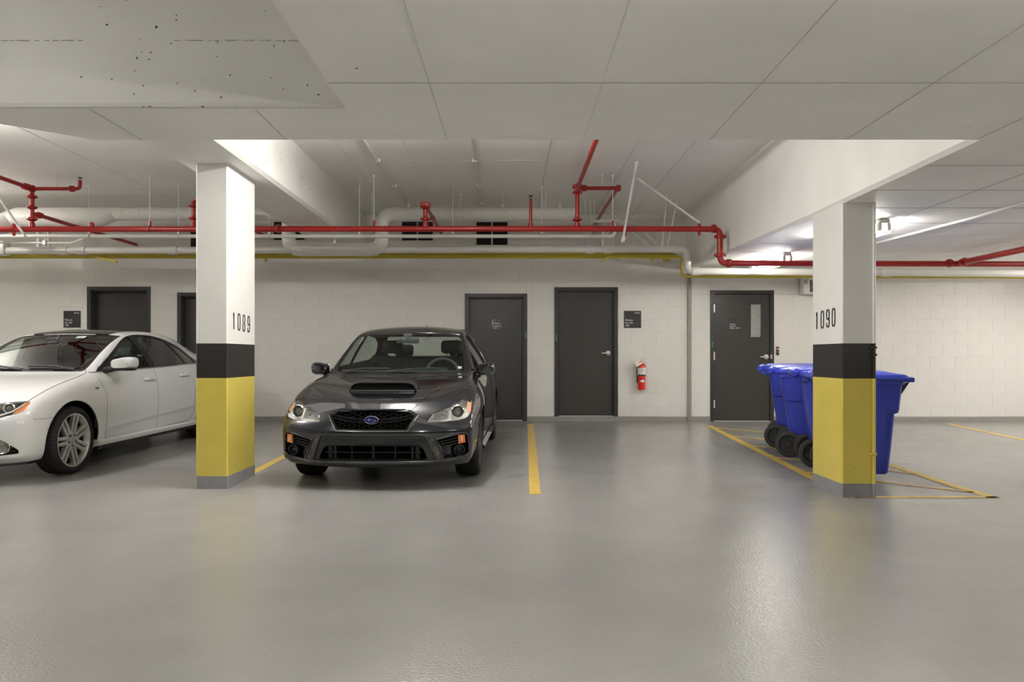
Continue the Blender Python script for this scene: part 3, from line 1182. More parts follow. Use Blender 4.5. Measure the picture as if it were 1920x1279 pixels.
# mid riser with a branch back to the wall
x, zt = riser(797.5, 384, (389, 411))
rel(red, coupling(red, (x, YR, zt), (0, 1, 0), 0.030))
branch([(x, YR, zt), (x, 11.9, zt)], 0.024)
rel(red, coupling(red, (x, 10.6, zt), (0, 1, 0), 0.020, ears=False))
# upright head
riser(995, 377, (), 0.020, head=True)
# right riser with tee, arm and two branches
x, zt = riser(1082.5, 353, (361, 412))
branch([(x, YR, zt), (x, 4.7, zt)], 0.026)
rel(red, coupling(red, (x, YR - 0.08, zt), (0, 1, 0), 0.03))
rel(red, coupling(red, (x + 0.09, YR, zt), (1, 0, 0), 0.023))
x2 = P(1158, 0, YR).x
branch([(x, YR, zt), (x2, YR, zt)], 0.024)
branch([(x2, YR, zt), (x2, YW, zt)], 0.024)
rel(red, coupling(red, (x2 + 0.01, YR, zt), (1, 0, 0), 0.024))
rel(red, rod(red, P(1129, 0, YR).x, YR, zt + 0.02))
# lower main: branch towards the aisle
x = P(1797, 0, YR).x
branch([(x, YR, zr2), (x, 5.2, zr2)], 0.036)
rel(red, coupling(red, (x, YR - 0.13, zr2), (0, 1, 0), 0.036))
# hangers
for px_ in (281, 701, 1149):
    xq_ = P(px_, 0, YR).x
    rel(red, rod(red, xq_, YR, zr1 + 0.04))
    rel(red, clevis(red, xq_, YR, zr1, rr, 'red_pipe'))


def brace(parent, p0, p1, rad=0.016, mt='white_gloss'):
    mb = MB()
    p0, p1 = Vector(p0), Vector(p1)
    mb.tube([p0, p1], rad, 12)
    m = axis_m(p1, p0 - p1)
    d = (p0 - p1).normalized()
    for e, s_ in ((p0, 1), (p1, -1)):
        m = axis_m(e, d)
        mb.rbox(-0.022, 0.022, -0.010, 0.010, -0.03, 0.05, 0.004, 1, 0, m)
        mb.tube([m @ Vector((-0.03, 0, 0.02)), m @ Vector((0.03, 0, 0.02))], 0.007, 6)
    return rel(parent, mb.build('sway_brace', mt, parent))


brace(red, P(1194, 305, 9.03), P(1168, 450, 9.66))
brace(red, P(1199, 337, 9.89), P(1309, 416, 9.70), 0.015)
brace(red, P(-32, 325, 9.6), P(45, 440, 9.66))
for px_, py_ in ((1172, 429), (1311, 429), (26, 428)):
    xq_ = P(px_, 0, YR).x
    mb = MB()
    mb.lathe([(rr, -0.018), (rr + 0.006, -0.018), (rr + 0.006, 0.018), (rr, 0.018)], 18, axis_m((xq_, YR, zr1), (1, 0, 0)))
    mb.rbox(xq_ - 0.016, xq_ + 0.016, YR - 0.014, YR + 0.014, zr1 - rr - 0.05, zr1 - rr, 0.004, 1)
    mb.rbox(xq_ - 0.016, xq_ + 0.016, YR - 0.014, YR + 0.014, zr1 + rr, zr1 + rr + 0.03, 0.004, 1)
    rbuild(mb, 'brace_clamp', 'red_pipe', red)

# white water pipe on clevis hangers
YP = 10.3
zp = P(0, 443, YP).z
wp = thing('water_pipe', 'thin white pipe on clevis hangers just below the red main', 'pipe', P(600, 443, YP))
mb = MB()
xe = P(1152, 0, YP).x
mb.tube(fillet([(-9.5, YP, zp), (xe, YP, zp), (xe, YP, P(0, 418, YP).z), (xe + 0.0, YW, P(0, 418, YP).z)], 0.06, 5), 0.025, 14)
rbuild(mb, 'pipe_run', 'white_gloss', wp)
for px_ in (167, 335, 505, 674, 849, 1016):
    xq_ = P(px_, 0, YP).x
    rel(wp, rod(wp, xq_, YP, zp + 0.06))
    rel(wp, clevis(wp, xq_, YP, zp, 0.026, 'white_gloss'))
    if px_ > 600:
        rel(wp, rod(wp, xq_ + 0.075, YP + 0.5, 2.9))

# large white drain pipe close to the wall
YD = 11.3
zd1, zd2 = P(0, 467, YD).z, P(0, 508.5, YD).z
dp = thing('drain_pipe', 'thick white plastic drain pipe along the back wall with sleeves and a drop', 'pipe', P(1000, 467, YD))
xc_ = P(1288, 0, YD).x
rd_ = 0.052
mb = MB()
mb.tube(fillet([(-9.3, YD, zd1 - 0.03), (xc_, YD, zd1), (xc_, YD, zd2), (9.5, YD, zd2 - 0.05)], 0.10, 8), rd_, 20)
rbuild(mb, 'pipe_run', 'white_gloss', dp)


def sleeve(parent, p, d, r, ln):
    mb = MB()
    mb.lathe([(r, -ln / 2), (r + 0.010, -ln / 2 + 0.002), (r + 0.010, ln / 2 - 0.002), (r, ln / 2)], 22, axis_m(p, d))
    return rel(parent, mb.build('sleeve', 'white_gloss', parent))


def zrun(px_):
    x_ = P(px_, 0, YD).x
    if px_ < 1285:
        return zd1 - 0.03 * (xc_ - x_) / (xc_ + 9.3)
    return zd2 - 0.05 * (x_ - xc_) / (9.5 - xc_)


for px_, ln in ((119, 0.13), (153, 0.13), (324, 0.14), (1106, 0.13), (1140, 0.13), (1271, 0.12), (1304, 0.12), (1663, 0.16)):
    sleeve(dp, (P(px_, 0, YD).x, YD, zrun(px_)), (1, 0, 0), rd_, ln)
sleeve(dp, (xc_, YD, zd2 + 0.115), (0, 0, 1), rd_, 0.06)
for a_, b_ in (((1250, 366, 10.86), (1242, 458, 11.28)), ((1270, 372, 11.12), (1253, 458, 11.28)), ((1128, 385, 11.6), (1214, 460, 11.3)), ((1162, 391, 11.8), (1234, 460, 11.3))):
    brace(dp, P(*a_), P(*b_), 0.011)
mb = MB()
mb.rbox(-0.03, 0.03, -0.02, 0.02, -0.012, 0.012, 0.003, 1, 0, Matrix.Translation(P(1131, 384, 11.6)))
rbuild(mb, 'beam_clamp', 'dull_steel', dp)
mb = MB()
mb.rbox(P(-30, 0, YD).x, P(14, 0, YD).x, YD - 0.09, YD + 0.09, P(0, 479, YD).z, P(0, 452, YD).z, 0.03, 2)
rbuild(mb, 'junction_fitting', 'white_gloss', dp)

# thin white conduit that dips at the left
cd = thing('bent_conduit', 'thin white conduit with a bend hanging at the far left under the red pipe', 'conduit', P(80, 455, 10.9))
mb = MB()
mb.tube(fillet([P(-40, 455, 10.9), P(135, 455.5, 10.9), P(163, 445, 10.9), P(175, 445, 10.9)], 0.1, 5), 0.012, 10)
rbuild(mb, 'pipe_run', 'white_gloss', cd)
mb = MB()
c_ = P(85, 455, 10.9)
mb.rbox(c_.x - 0.03, c_.x + 0.02, c_.y - 0.03, c_.y + 0.03, c_.z - 0.035, c_.z + 0.03, 0.006, 1)
mb.tube([P(85, 450, 10.9), P(85, 445, 10.9)], 0.006, 6)
rbuild(mb, 'conduit_fitting', 'white_gloss', cd)

# yellow gas pipes
for nm_, py_, rad, yy, xend, lbl in (('gas_pipe', 476.5, 0.024, 11.62, 1268, 'upper of the two yellow gas pipes, ending at the right beam'),
                                     ('gas_pipe', 482.2, 0.021, 11.55, 1278.5, 'lower of the two yellow gas pipes, dropping below the right beam')):
    gp = thing(nm_, lbl, 'pipe', P(900, py_, yy), group='yellow gas pipes along the back wall')
    zq = P(0, py_, yy).z
    mb = MB()
    if xend == 1268:
        pth = [(-9.3, yy, zq), (P(xend, 0, yy).x, yy, zq), (P(xend, 0, yy).x, YW, zq)]
    else:
        z2 = P(0, 518.2, yy).z
        pth = [(-9.3, yy, zq), (P(xend, 0, yy).x, yy, zq), (P(xend, 0, yy).x, yy, z2), (9.5, yy, z2 - 0.02)]
    mb.tube(fillet(pth, 0.06, 6), rad, 14)
    rbuild(mb, 'pipe_run', 'yellow_pipe', gp)
    labs = ((70, 0), (302, 0), (540, 0), (770, 0), (1003, 0), (1255, 0)) if xend == 1268 else ((18, 0), (247, 0), (492, 0), (722, 0), (942, 0), (1168, 0))
    for px_, _ in labs:
        xq_ = P(px_, 0, yy).x
        mb = MB()
        mb.lathe([(rad + 0.0008, -0.09), (rad + 0.0012, -0.088), (rad + 0.0012, 0.088), (rad + 0.0008, 0.09)], 18, axis_m((xq_, yy, zq), (1, 0, 0)))
        lb = rbuild(mb, 'pipe_label', 'label_yellow', gp)
        tm = text_mesh('GAZ NATUREL', 0.026, 0.0004, 'CENTER')
        tm.transform(wallm(xq_, yy - rad - 0.0022, zq - 0.009))
        tm.materials.clear()
        tm.materials.append(M['black'])
        rel(gp, link('lettering', tm, lb)).location = (0, 0, 0)
    if xend != 1268:
        for px_ in (498, 1222, 1246):
            xq_ = P(px_, 0, yy).x
            mb = MB()
            mb.rbox(xq_ - 0.018, xq_ + 0.018, yy - 0.03, yy + 0.03, zq - 0.065, zq - 0.01, 0.005, 1)
            rbuild(mb, 'pipe_cap', 'yellow_pipe', gp)
        mb = MB()
        mb.tube(fillet([(P(178, 0, yy).x, yy, zq), P(190, 484.5, 11.3), P(219, 491, 11.0)], 0.03), 0.016, 10)
        rbuild(mb, 'branch_stub', 'yellow_pipe', gp)
        mb = MB()
        mb.tube(fillet([(P(1140, 0, yy).x, yy, zq), P(1136, 483.5, 11.4), P(1127, 490, 11.2)], 0.03), 0.014, 10)
        rbuild(mb, 'branch_stub', 'yellow_pipe', gp)
    else:
        for px_, wq in ((250, 0.05), (1235, 0.03)):
            xq_ = P(px_, 0, yy).x

# round ventilation duct with a dip under the left beam
YK = 10.84
zu_, zl_ = P(0, 401, YK).z, P(0, 468, YK).z
rdu = 0.094
xa, xb_ = P(541, 0, YK).x, P(716, 0, YK).x
dk = thing('ventilation_duct', 'round white spiral duct dipping under the left ceiling beam', 'duct', P(630, 468, YK))


def elbow_path(pts, rad=0.2, n=3):
    return fillet(pts, rad, n)


full = [(P(28, 0, YK).x, YK, zu_ - 0.03), (xa, YK, zu_), (xa, YK, zl_), (xb_, YK, zl_), (xb_, YK, zu_), (P(1077, 0, YK).x, YK, zu_)]
mb = MB()
mb.tube(elbow_path(full[1:], 0.17, 4)[0:], rdu, 26)
# left run from the reducer to the column and on to the first drop
mb.tube([(P(214, 0, YK).x, YK, zu_), (xa + 0.02, YK, zu_)], rdu, 26)
rbuild(mb, 'duct_run', 'white_pipe', dk, 40)
# big end with reducer
mb = MB()
zc = P(0, 408, YK).z
pts = [(P(-14, 0, YK).x, YK - 0.5, zc - 0.32), (P(-2, 0, YK).x, YK - 0.2, zc - 0.2), (P(14, 0, YK).x, YK, zc - 0.06), (P(34, 0, YK).x, YK, zc), (P(186, 0, YK).x, YK, zc), (P(216, 0, YK).x, YK, zu_)]
mb.tube(pts, [0.14, 0.14, 0.14, 0.14, 0.14, rdu], 26)
rbuild(mb, 'wide_duct', 'white_pipe', dk, 40)
# spiral seams
for x0_, x1_, zz_, n_ in ((P(560, 0, YK).x, P(700, 0, YK).x, zl_, 9), (P(740, 0, YK).x, P(1070, 0, YK).x, zu_, 21), (P(225, 0, YK).x, P(520, 0, YK).x, zu_, 18)):
    mb = MB()
    ns = n_ * 20
    mb.tube([(x0_ + (x1_ - x0_) * k / ns, YK + (rdu + 0.0005) * math.cos(2 * math.pi * k / 20), zz_ + (rdu + 0.0005) * math.sin(2 * math.pi * k / 20)) for k in range(ns + 1)], 0.0030, 4, caps=False)
    rbuild(mb, 'spiral_seam', 'white_pipe', dk)
for px_, zz_ in ((767, zu_), (943, zu_), (1050, zu_), (628, zl_)):
    xq_ = P(px_, 0, YK).x
    mb = MB()
    mb.tube([(xq_, YK, zz_ + rdu - 0.02), (xq_, YK, ZU if zz_ == zu_ else ZB)], 0.005, 6)
    mb.rbox(xq_ - 0.02, xq_ + 0.02, YK - 0.03, YK + 0.03, zz_ + rdu - 0.012, zz_ + rdu + 0.03, 0.004, 1)
    rbuild(mb, 'hanger_rod', 'white_pipe', dk)

# white pipe group that drops beside the right riser, and another at the left
for nm_, pxs, top, lab_ in (('valve_pipes', ((1131, 0.032), (1150, 0.016)), 421, 'small group of white pipes behind the red main near the angled struts'),
                            ('valve_pipes', ((72, 0.030), (84, 0.016), (91, 0.026)), 414, 'group of short upright white pipes behind the red main at far left')):
    vp = thing(nm_, lab_, 'pipe', P(pxs[0][0], 440, 11.6))
    for px_, rad in pxs:
        mb = MB()
        zt_ = P(0, top, 11.6).z
        mb.tube(fillet([(P(px_, 0, 11.6).x, 11.6, P(0, 470, 11.6).z), (P(px_, 0, 11.6).x, 11.6, zt_), (P(px_, 0, 11.6).x, YW, zt_)], 0.08), rad, 12)
        rbuild(mb, 'upright_pipe', 'white_gloss', vp)
    if top == 421:
        mb = MB()
        zt_ = P(0, 415, 11.5).z
        mb.rbox(P(1112, 0, 11.5).x, P(1172, 0, 11.5).x, 11.47, 11.53, zt_ - 0.02, zt_ + 0.02, 0.004, 1)
        rbuild(mb, 'support_channel', 'white_gloss', vp)
        mb = MB()
        mb.rbox(P(1166, 0, 11.5).x, P(1174, 0, 11.5).x, 11.42, 11.53, zt_ - 0.07, zt_ - 0.01, 0.006, 1)
        rbuild(mb, 'channel_clamp', 'white_gloss', vp)
        mb = MB()
        mb.tube(fillet([P(1110, 441, 11.6), P(1120, 432, 11.55), P(1130, 425, 11.55)], 0.05), 0.006, 6)
        mb.rbox(P(1112, 0, 11.6).x, P(1121, 0, 11.6).x, 11.5, 11.6, P(0, 419, 11.6).z, P(0, 413, 11.6).z, 0.006, 1)
        rbuild(mb, 'valve', 'black', vp)
        for px_ in (1097, 1107, 1114):
            rel(vp, rod(vp, P(px_, 0, 11.3).x, 11.3, P(0, 440, 11.3).z))

# conduits fixed to the ceilings
for i, (p0, p1, rad, lab_) in enumerate((((-1.535, 5.2, ZU - 0.02), (-1.535, 11.9, ZU - 0.02), 0.014, 'left of two thin white conduits on the middle bay ceiling'),
                                         ((-0.42, 5.2, ZU - 0.02), (-0.42, 12.1, ZU - 0.02), 0.014, 'right of two thin white conduits on the middle bay ceiling'))):
    cq = thing('ceiling_conduit', lab_, 'conduit', p0, group='ceiling conduits')
    mb = MB()
    mb.tube([p0, p1], rad, 10)
    rbuild(mb, 'pipe_run', 'white_gloss', cq)
    for y_ in (8.9, 10.2, 11.4):
        mb = MB()
        mb.rbox(p0[0] - 0.03, p0[0] + 0.03, y_ - 0.012, y_ + 0.012, ZU - 0.038, ZU, 0.004, 1)
        rbuild(mb, 'conduit_clip', 'white_gloss', cq)
cq = thing('ceiling_conduit', 'thin white conduit on the low right ceiling beside the lamps', 'conduit', (4.2, 8, 2.44))
mb = MB()
mb.tube([(4.22, 4.8, ZL - 0.012), (4.20, 7.0, ZL - 0.012), (4.17, 9.2, ZL + (zb1 - ZL) * 2.2 / 5.69 - 0.012)], 0.012, 10)
rbuild(mb, 'pipe_run', 'white_gloss', cq)

# ------------------------------------------------------------------ louvred wall grilles
def grille(px0, px1, py0, py1, framed, lab_, mid=True):
    x0, x1, z0, z1 = wx(px0), wx(px1), wz(py1), wz(py0)
    g = thing('wall_grille', lab_, 'grille', ((x0 + x1) / 2, YW, z0), group='louvred grilles high on the back wall')
    xc = (x1 - x0) / 2
    h = z1 - z0
    mb = MB()
    d = 0.05 if framed else 0.01
    mb.box(-xc, xc, -0.004, -0.001, 0, h)
    mb.build('recess', 'louver_dark', g, smooth=0)
    t = 0.022
    mb = MB()
    for a, b, c_, e in ((-xc - t, -xc, -t, h + t), (xc, xc + t, -t, h + t), (-xc, xc, -t, 0), (-xc, xc, h, h + t)) + (((-0.012, 0.012, 0, h),) if mid else ()):
        mb.rbox(a, b, -d, 0, c_, e, 0.003, 1)
    mb.build('grille_frame', 'white_pipe', g)
    mb = MB()
    n = int(h / 0.030)
    for k in range(n):
        z = (k + 0.5) * h / n
        mb.box(-xc, xc, -0.010, 0.010, -0.0012, 0.0012, 0, Matrix.Translation((0, -d * 0.5 - 0.006, z)) @ Matrix.Rotation(R(35), 4, 'X'))
    s_ = mb.build('slats', 'sign_black', g, smooth=0)
    s_['kind'] = 'stuff'
    if framed:
        mb = MB()
        mb.rbox(-xc - t - 0.02, xc + t + 0.03, -0.10, 0, h + t, h + t + 0.035, 0.01, 2)
        mb.build('grille_hood', 'white_gloss', g)


grille(893.5, 951.5, 417, 460, True, 'louvred grille with white frame and hood high on the back wall')
grille(754, 811.5, 416, 451, False, 'dark louvred grille without hood behind the red riser on the back wall')
grille(514, 571, 416, 450, False, 'dark louvred grille behind the upright leg of the round duct')
grille(358, 414, 432, 463, False, 'dark louvred grille mostly hidden behind the column stencilled 1089')
vn = thing('wall_vent', 'white boxed wall vent with slats, half hidden behind the column stencilled 1090', 'vent', (wx(1520), YW, wz(553)))
mb = MB()
hw, hh = 0.24, wz(524) - wz(553)
for a, b, c_, e in ((-0.19, -0.09, 0, hh), (0.15, hw, 0, hh), (-0.09, 0.15, 0, 0.03), (-0.09, 0.15, hh - 0.03, hh)):
    mb.rbox(a, b, -0.20, 0, c_, e, 0.004, 1)
mb.box(-0.19, hw, -0.02, 0, 0, hh)
mb.build('vent_box', 'white_gloss', vn)
mb = MB()
for k in range(8):
    mb.box(-0.09, 0.15, -0.014, 0.014, -0.002, 0.002, 0, Matrix.Translation((0, -0.175, 0.045 + k * (hh - 0.09) / 7)) @ Matrix.Rotation(R(35), 4, 'X'))
s_ = mb.build('slats', 'dull_steel', vn, smooth=0)
s_['kind'] = 'stuff'
mb = MB()
mb.rbox(-0.175, -0.13, -0.225, -0.19, hh - 0.09, hh - 0.02, 0.004, 1)
mb.build('control_box', 'dull_steel', vn)


# ------------------------------------------------------------------ fluorescent strip lights with wire guards
def strip_light(x, y0, y1, z, lab_):
    ln = y1 - y0
    t = thing('strip_light', lab_, 'ceiling light', (x, y0, z), group='strip lights on the low ceiling')
    t.rotation_euler = (math.atan2(zb1 - ZL, 5.7) if y0 > 7.0 else 0, 0, 0)
    mb = MB()
    mb.rbox(-0.05, 0.05, 0, ln, -0.040, 0.0, 0.006, 1)
    mb.build('housing', 'white_gloss', t)
    for s_ in (-1, 1):
        mb = MB()
        mb.tube([(s_ * 0.042, 0.035, -0.085), (s_ * 0.042, ln - 0.035, -0.085)], 0.0135, 10)
        mb.build('lamp_tube', 'tube_lamp', t)
    for yy in (0.0, ln - 0.03):
        for s_ in (-1, 1):
            mb = MB()
            mb.rbox(s_ * 0.042 - 0.018, s_ * 0.042 + 0.018, yy, yy + 0.03, -0.108, -0.035, 0.005, 1)
            mb.build('lamp_holder', 'white_gloss', t)
    mb = MB()
    n = int(ln / 0.075)
    for k in range(n + 1):
        yy = ln * k / n
        mb.tube([(-0.085, yy, -0.0), (-0.095, yy, -0.09), (-0.06, yy, -0.128), (0.06, yy, -0.128), (0.095, yy, -0.09), (0.085, yy, 0)], 0.0022, 4)
    for xx, zq in ((-0.095, -0.09), (-0.06, -0.128), (0, -0.128), (0.06, -0.128), (0.095, -0.09)):
        mb.tube([(xx, 0, zq), (xx, ln, zq)], 0.0022, 4)
    mb.build('wire_guard', 'white_gloss', t)


def zrb(y):
    return ZL + (zb1 - ZL) * max(0, y - 7) / (YW + 0.3 - 7)


strip_light(3.45, 7.12, 8.36, zrb(7.12) - 0.004, 'caged strip light beside the top of the column stencilled 1090')
strip_light(3.54, 9.86, 11.12, zrb(9.86) - 0.004, 'caged strip light further back, seen behind the lower red pipe')


# ------------------------------------------------------------------ wheeled waste carts
def rrect(x0, x1, y0, y1, z, r, n=4, rf=None):
    pts = []
    for cx, cy, a0, rr_ in ((x1, y1, 0, rf or r), (x0, y1, 90, r), (x0, y0, 180, r), (x1, y0, 270, rf or r)):
        sx = -1 if cx == x1 else 1
        sy = -1 if cy == y1 else 1
        for k in range(n + 1):
            a = R(a0 + 90 * k / n)
            pts.append(Vector((cx + sx * rr_ + rr_ * math.cos(a), cy + sy * rr_ + rr_ * math.sin(a), z)))
    return pts


def make_cart():
    root = thing('waste_cart', '', 'waste cart')
    mb = MB()
    rings = []
    for z, x0, x1, hw_ in ((0.045, 0.20, 0.62, 0.195), (0.06, 0.185, 0.635, 0.205), (0.30, 0.15, 0.655, 0.222), (0.615, 0.105, 0.675, 0.245), (0.63, 0.10, 0.705, 0.258), (0.66, 0.096, 0.712, 0.262), (0.90, 0.065, 0.73, 0.278)):
        rings.append(rrect(x0, x1, -hw_, hw_, z, 0.075, 5, 0.05))
    mb.loft(rings)
    body = mb.build('bin_body', 'bin_blue', root, 30)
    mb = MB()
    mb.loft([rrect(0.03, 0.75, -0.288, 0.288, 0.895, 0.06), rrect(0.03, 0.75, -0.288, 0.288, 0.93, 0.06)])
    mb.build('rim', 'bin_blue', root)
    # raised panel lines on both flanks
    for s_ in (-1, 1):
        mb = MB()
        pts = [(0.33, 0.66), (0.60, 0.66), (0.58, 0.30), (0.37, 0.30)]
        yb = lambda z: 0.222 + (z - 0.30) * (0.275 - 0.222) / 0.6
        vs = [Vector((p[0], s_ * (yb(p[1]) - 0.008), p[1])) for p in pts] + [Vector((p[0] * 0.96 + 0.018, s_ * (yb(p[1]) + 0.010), p[1] * 0.97 + 0.014)) for p in pts]
        mb.add(vs, [(4, 5, 6, 7), (0, 1, 5, 4), (1, 2, 6, 5), (2, 3, 7, 6), (3, 0, 4, 7)])
        mb.build('side_panel', 'bin_blue', root, 20)
    # lid, domed, with front lip
    mb = MB()
    mb.loft([rrect(0.0, 0.79, -0.292, 0.292, 0.935, 0.07), rrect(0.0, 0.80, -0.296, 0.296, 0.955, 0.07), rrect(0.03, 0.77, -0.28, 0.28, 0.985, 0.07), rrect(0.10, 0.66, -0.25, 0.25, 1.0, 0.08), rrect(0.14, 0.62, -0.2, 0.2, 1.012, 0.08)])
    lid = mb.build('lid', 'bin_blue', root, 25)
    mb = MB()
    mb.rbox(0.70, 0.83, -0.27, 0.27, 0.918, 0.962, 0.008, 2)
    mb.build('lid_lip', 'bin_blue', lid)
    mb = MB()
    for y_ in (-0.2, 0, 0.2):
        mb.rbox(0.02, 0.16, y_ - 0.035, y_ + 0.035, 0.975, 1.008, 0.012, 2)
    mb.build('lid_rib', 'bin_blue', lid)
    mb = MB()
    for s_ in (-1, 1):
        mb.prism([(0.72, 0.90), (0.80, 0.915), (0.728, 0.80)], 0.03, Matrix(((1, 0, 0, 0), (0, 0, 1, s_ * 0.2 - 0.015), (0, 1, 0, 0), (0, 0, 0, 1))))
    mb.build('lip_gusset', 'plastic_black', root)
    # rear handle and hinge knuckles
    mb = MB()
    mb.tube(fillet([(0.06, -0.22, 0.94), (-0.055, -0.22, 0.965), (-0.055  , 0.22, 0.965), (0.06, 0.22, 0.94)], 0.04), 0.018, 10)
    mb.build('handle', 'bin_blue', root)
    for s_ in (-1, 0, 1):
        mb = MB()
        mb.lathe([(0, -0.055), (0.028, -0.055), (0.036, -0.04), (0.036, 0.04), (0.028, 0.055), (0, 0.055)], 12, axis_m((-0.035, s_ * 0.23, 0.965), (0, 1, 0)))
        mb.prism([(-0.06, 0.965), (0.0, 0.99), (0.07, 0.95), (0.05, 0.88), (-0.02, 0.90)], 0.06, Matrix(((1, 0, 0, 0), (0, 0, 1, s_ * 0.23 - 0.03), (0, 1, 0, 0), (0, 0, 0, 1))))
        mb.build('hinge_knuckle', 'bin_blue', root)
    for s_ in (-1, 1):
        m = axis_m((0.155, s_ * 0.245, 0.146), (0, s_, 0))
        mb = MB()
        mb.lathe([(0.10, -0.026), (0.132, -0.026), (0.144, -0.020), (0.146, 0), (0.144, 0.020), (0.132, 0.026), (0.10, 0.026)], 36, m, close=True)
        wh = mb.build('wheel', 'rubber', root)
        mb = MB()
        mb.lathe([(0.0, -0.012), (0.104, -0.012), (0.104, 0.018), (0.098, 0.022), (0.09, 0.006), (0.03, 0.004), (0.028, 0.026), (0.0, 0.028)], 28, m)
        for k in range(12):
            mb.rbox(0.028, 0.094, -0.004, 0.004, 0.0, 0.014, 0.002, 1, 0, m @ Matrix.Rotation(R(30 * k), 4, 'Z'))
        mb.build('hub', 'plastic_black', wh)
    mb = MB()
    mb.tube([(0.155, -0.23, 0.146), (0.155, 0.23, 0.146)], 0.012, 8)
    mb.build('axle', 'dull_steel', root)
    return root


def copy_tree(o, parent=None):
    c = o.copy()
    COL.objects.link(c)
    if parent:
        c.parent = parent
    for ch in o.children:
        copy_tree(ch, c)
    return c


CARTS = [(3.225, 9.37, -22, 'blue wheeled waste cart at the back of the row, nearest the windowed door'),
         (3.11, 8.64, -21, 'blue wheeled waste cart second from the back of the row, showing its flank and wheel'),
         (3.115, 7.955, -14.5, 'blue wheeled waste cart third from the back, mostly behind the column stencilled 1090'),
         (3.08, 7.30, -10, 'blue wheeled waste cart nearest the camera, its front showing right of the striped column')]
CARTS = [(x_ - (0.155 * math.cos(R(a_)) + 0.245 * math.sin(R(a_))), y_ - (0.155 * math.sin(R(a_)) - 0.245 * math.cos(R(a_))), a_, lb) for x_, y_, a_, lb in CARTS]
for i, (x_, y_, a_, lb) in enumerate(CARTS):
    c_ = make_cart() if i == 0 else copy_tree(cart0)
    if i == 0:
        cart0 = c_
    c_.location = (x_, y_, fz(y_) + 0.002)
    c_.rotation_euler = (math.atan(SL), 0, R(a_))
    c_['label'] = lb
    c_['group'] = 'blue waste carts in a row'
# ------------------------------------------------------------------ cars
mat('grey_car_paint', (0.0065, 0.0075, 0.0125), 0.24, metal=0.35, coat=1.0, coatr=0.012)
M['grey_car_paint'].node_tree.nodes['Principled BSDF'].inputs['Coat IOR'].default_value = 1.62
mat('white_car_paint', (0.71, 0.715, 0.72), 0.35, coat=1.0, coatr=0.03)
mat('car_inner', (0.012, 0.012, 0.013), 0.8)
mat('dash', (0.045, 0.05, 0.052), 0.7)
mat('seat_cloth', (0.022, 0.024, 0.024), 0.85)
mat('seat_grey', (0.035, 0.038, 0.038), 0.6)
mat('car_plastic', (0.022, 0.022, 0.022), 0.55, bump=0.15, bscale=300)
mat('trim_gloss', (0.010, 0.010, 0.011), 0.12)
mat('gap', (0.004, 0.004, 0.004), 0.9)
mat('chrome', (0.75, 0.75, 0.74), 0.10, metal=1.0)
mat('reflector', (0.80, 0.80, 0.78), 0.25, metal=0.1)
mat('lamp_dark', (0.10, 0.10, 0.10), 0.25, metal=0.6)
mat('lens_core', (0.09, 0.09, 0.085), 0.05, spec=0.9)
mat('amber', lin((206, 122, 66)), 0.2, coat=0.5)
mat('amber_pale', lin((226, 168, 132)), 0.2, coat=0.5)
mat('alloy', (0.60, 0.60, 0.585), 0.30, metal=0.75)
mat('alloy_dark', (0.10, 0.10, 0.10), 0.35, metal=0.7)
mat('tyre', (0.017, 0.0155, 0.015), 0.7, spec=0.3)
mat('brake', (0.12, 0.11, 0.10), 0.5, metal=0.6)
mat('emblem_blue', lin((22, 30, 112)), 0.2, coat=0.6)
mat('sunroof_glass', (0.012, 0.012, 0.013), 0.06)
mat('tinted_glass', (0.035, 0.037, 0.037), 0.04, spec=0.7)
glass_mat('windscreen', (0.80, 0.87, 0.83), 0.9)
glass_mat('side_glass', (0.68, 0.76, 0.72), 0.9)
glass_mat('lamp_lens', (0.93, 0.94, 0.93), 0.9)

FR = [0.0, 0.30, 0.58, 0.82, 1.0]
YM = 2.3                         # car-local y = distance from the nose - YM


class Cage:
    def __init__(s):
        s.vd, s.v, s.f, s.cr = {}, [], [], []

    def vid(s, p):
        k = (round(p[0], 4), round(p[1], 4), round(p[2], 4))
        if k not in s.vd:
            s.vd[k] = len(s.v)
            s.v.append(k)
        return s.vd[k]

    def grid(s, rows):
        for sg in (1, -1):
            ids = [[s.vid((p[0] * sg, p[1], p[2])) for p in r] for r in rows]
            for i in range(len(ids) - 1):
                for j in range(len(ids[0]) - 1):
                    f = [ids[i][j], ids[i][j + 1], ids[i + 1][j + 1], ids[i + 1][j]]
                    f = [x for k, x in enumerate(f) if x != f[k - 1]]
                    if len(f) >= 3:
                        s.f.append(tuple(f if sg > 0 else f[::-1]))

    def crease(s, pts, v):
        for sg in (1, -1):
            ids = [s.vid((p[0] * sg, p[1], p[2])) for p in pts]
            s.cr += [(a, b, v) for a, b in zip(ids, ids[1:])]


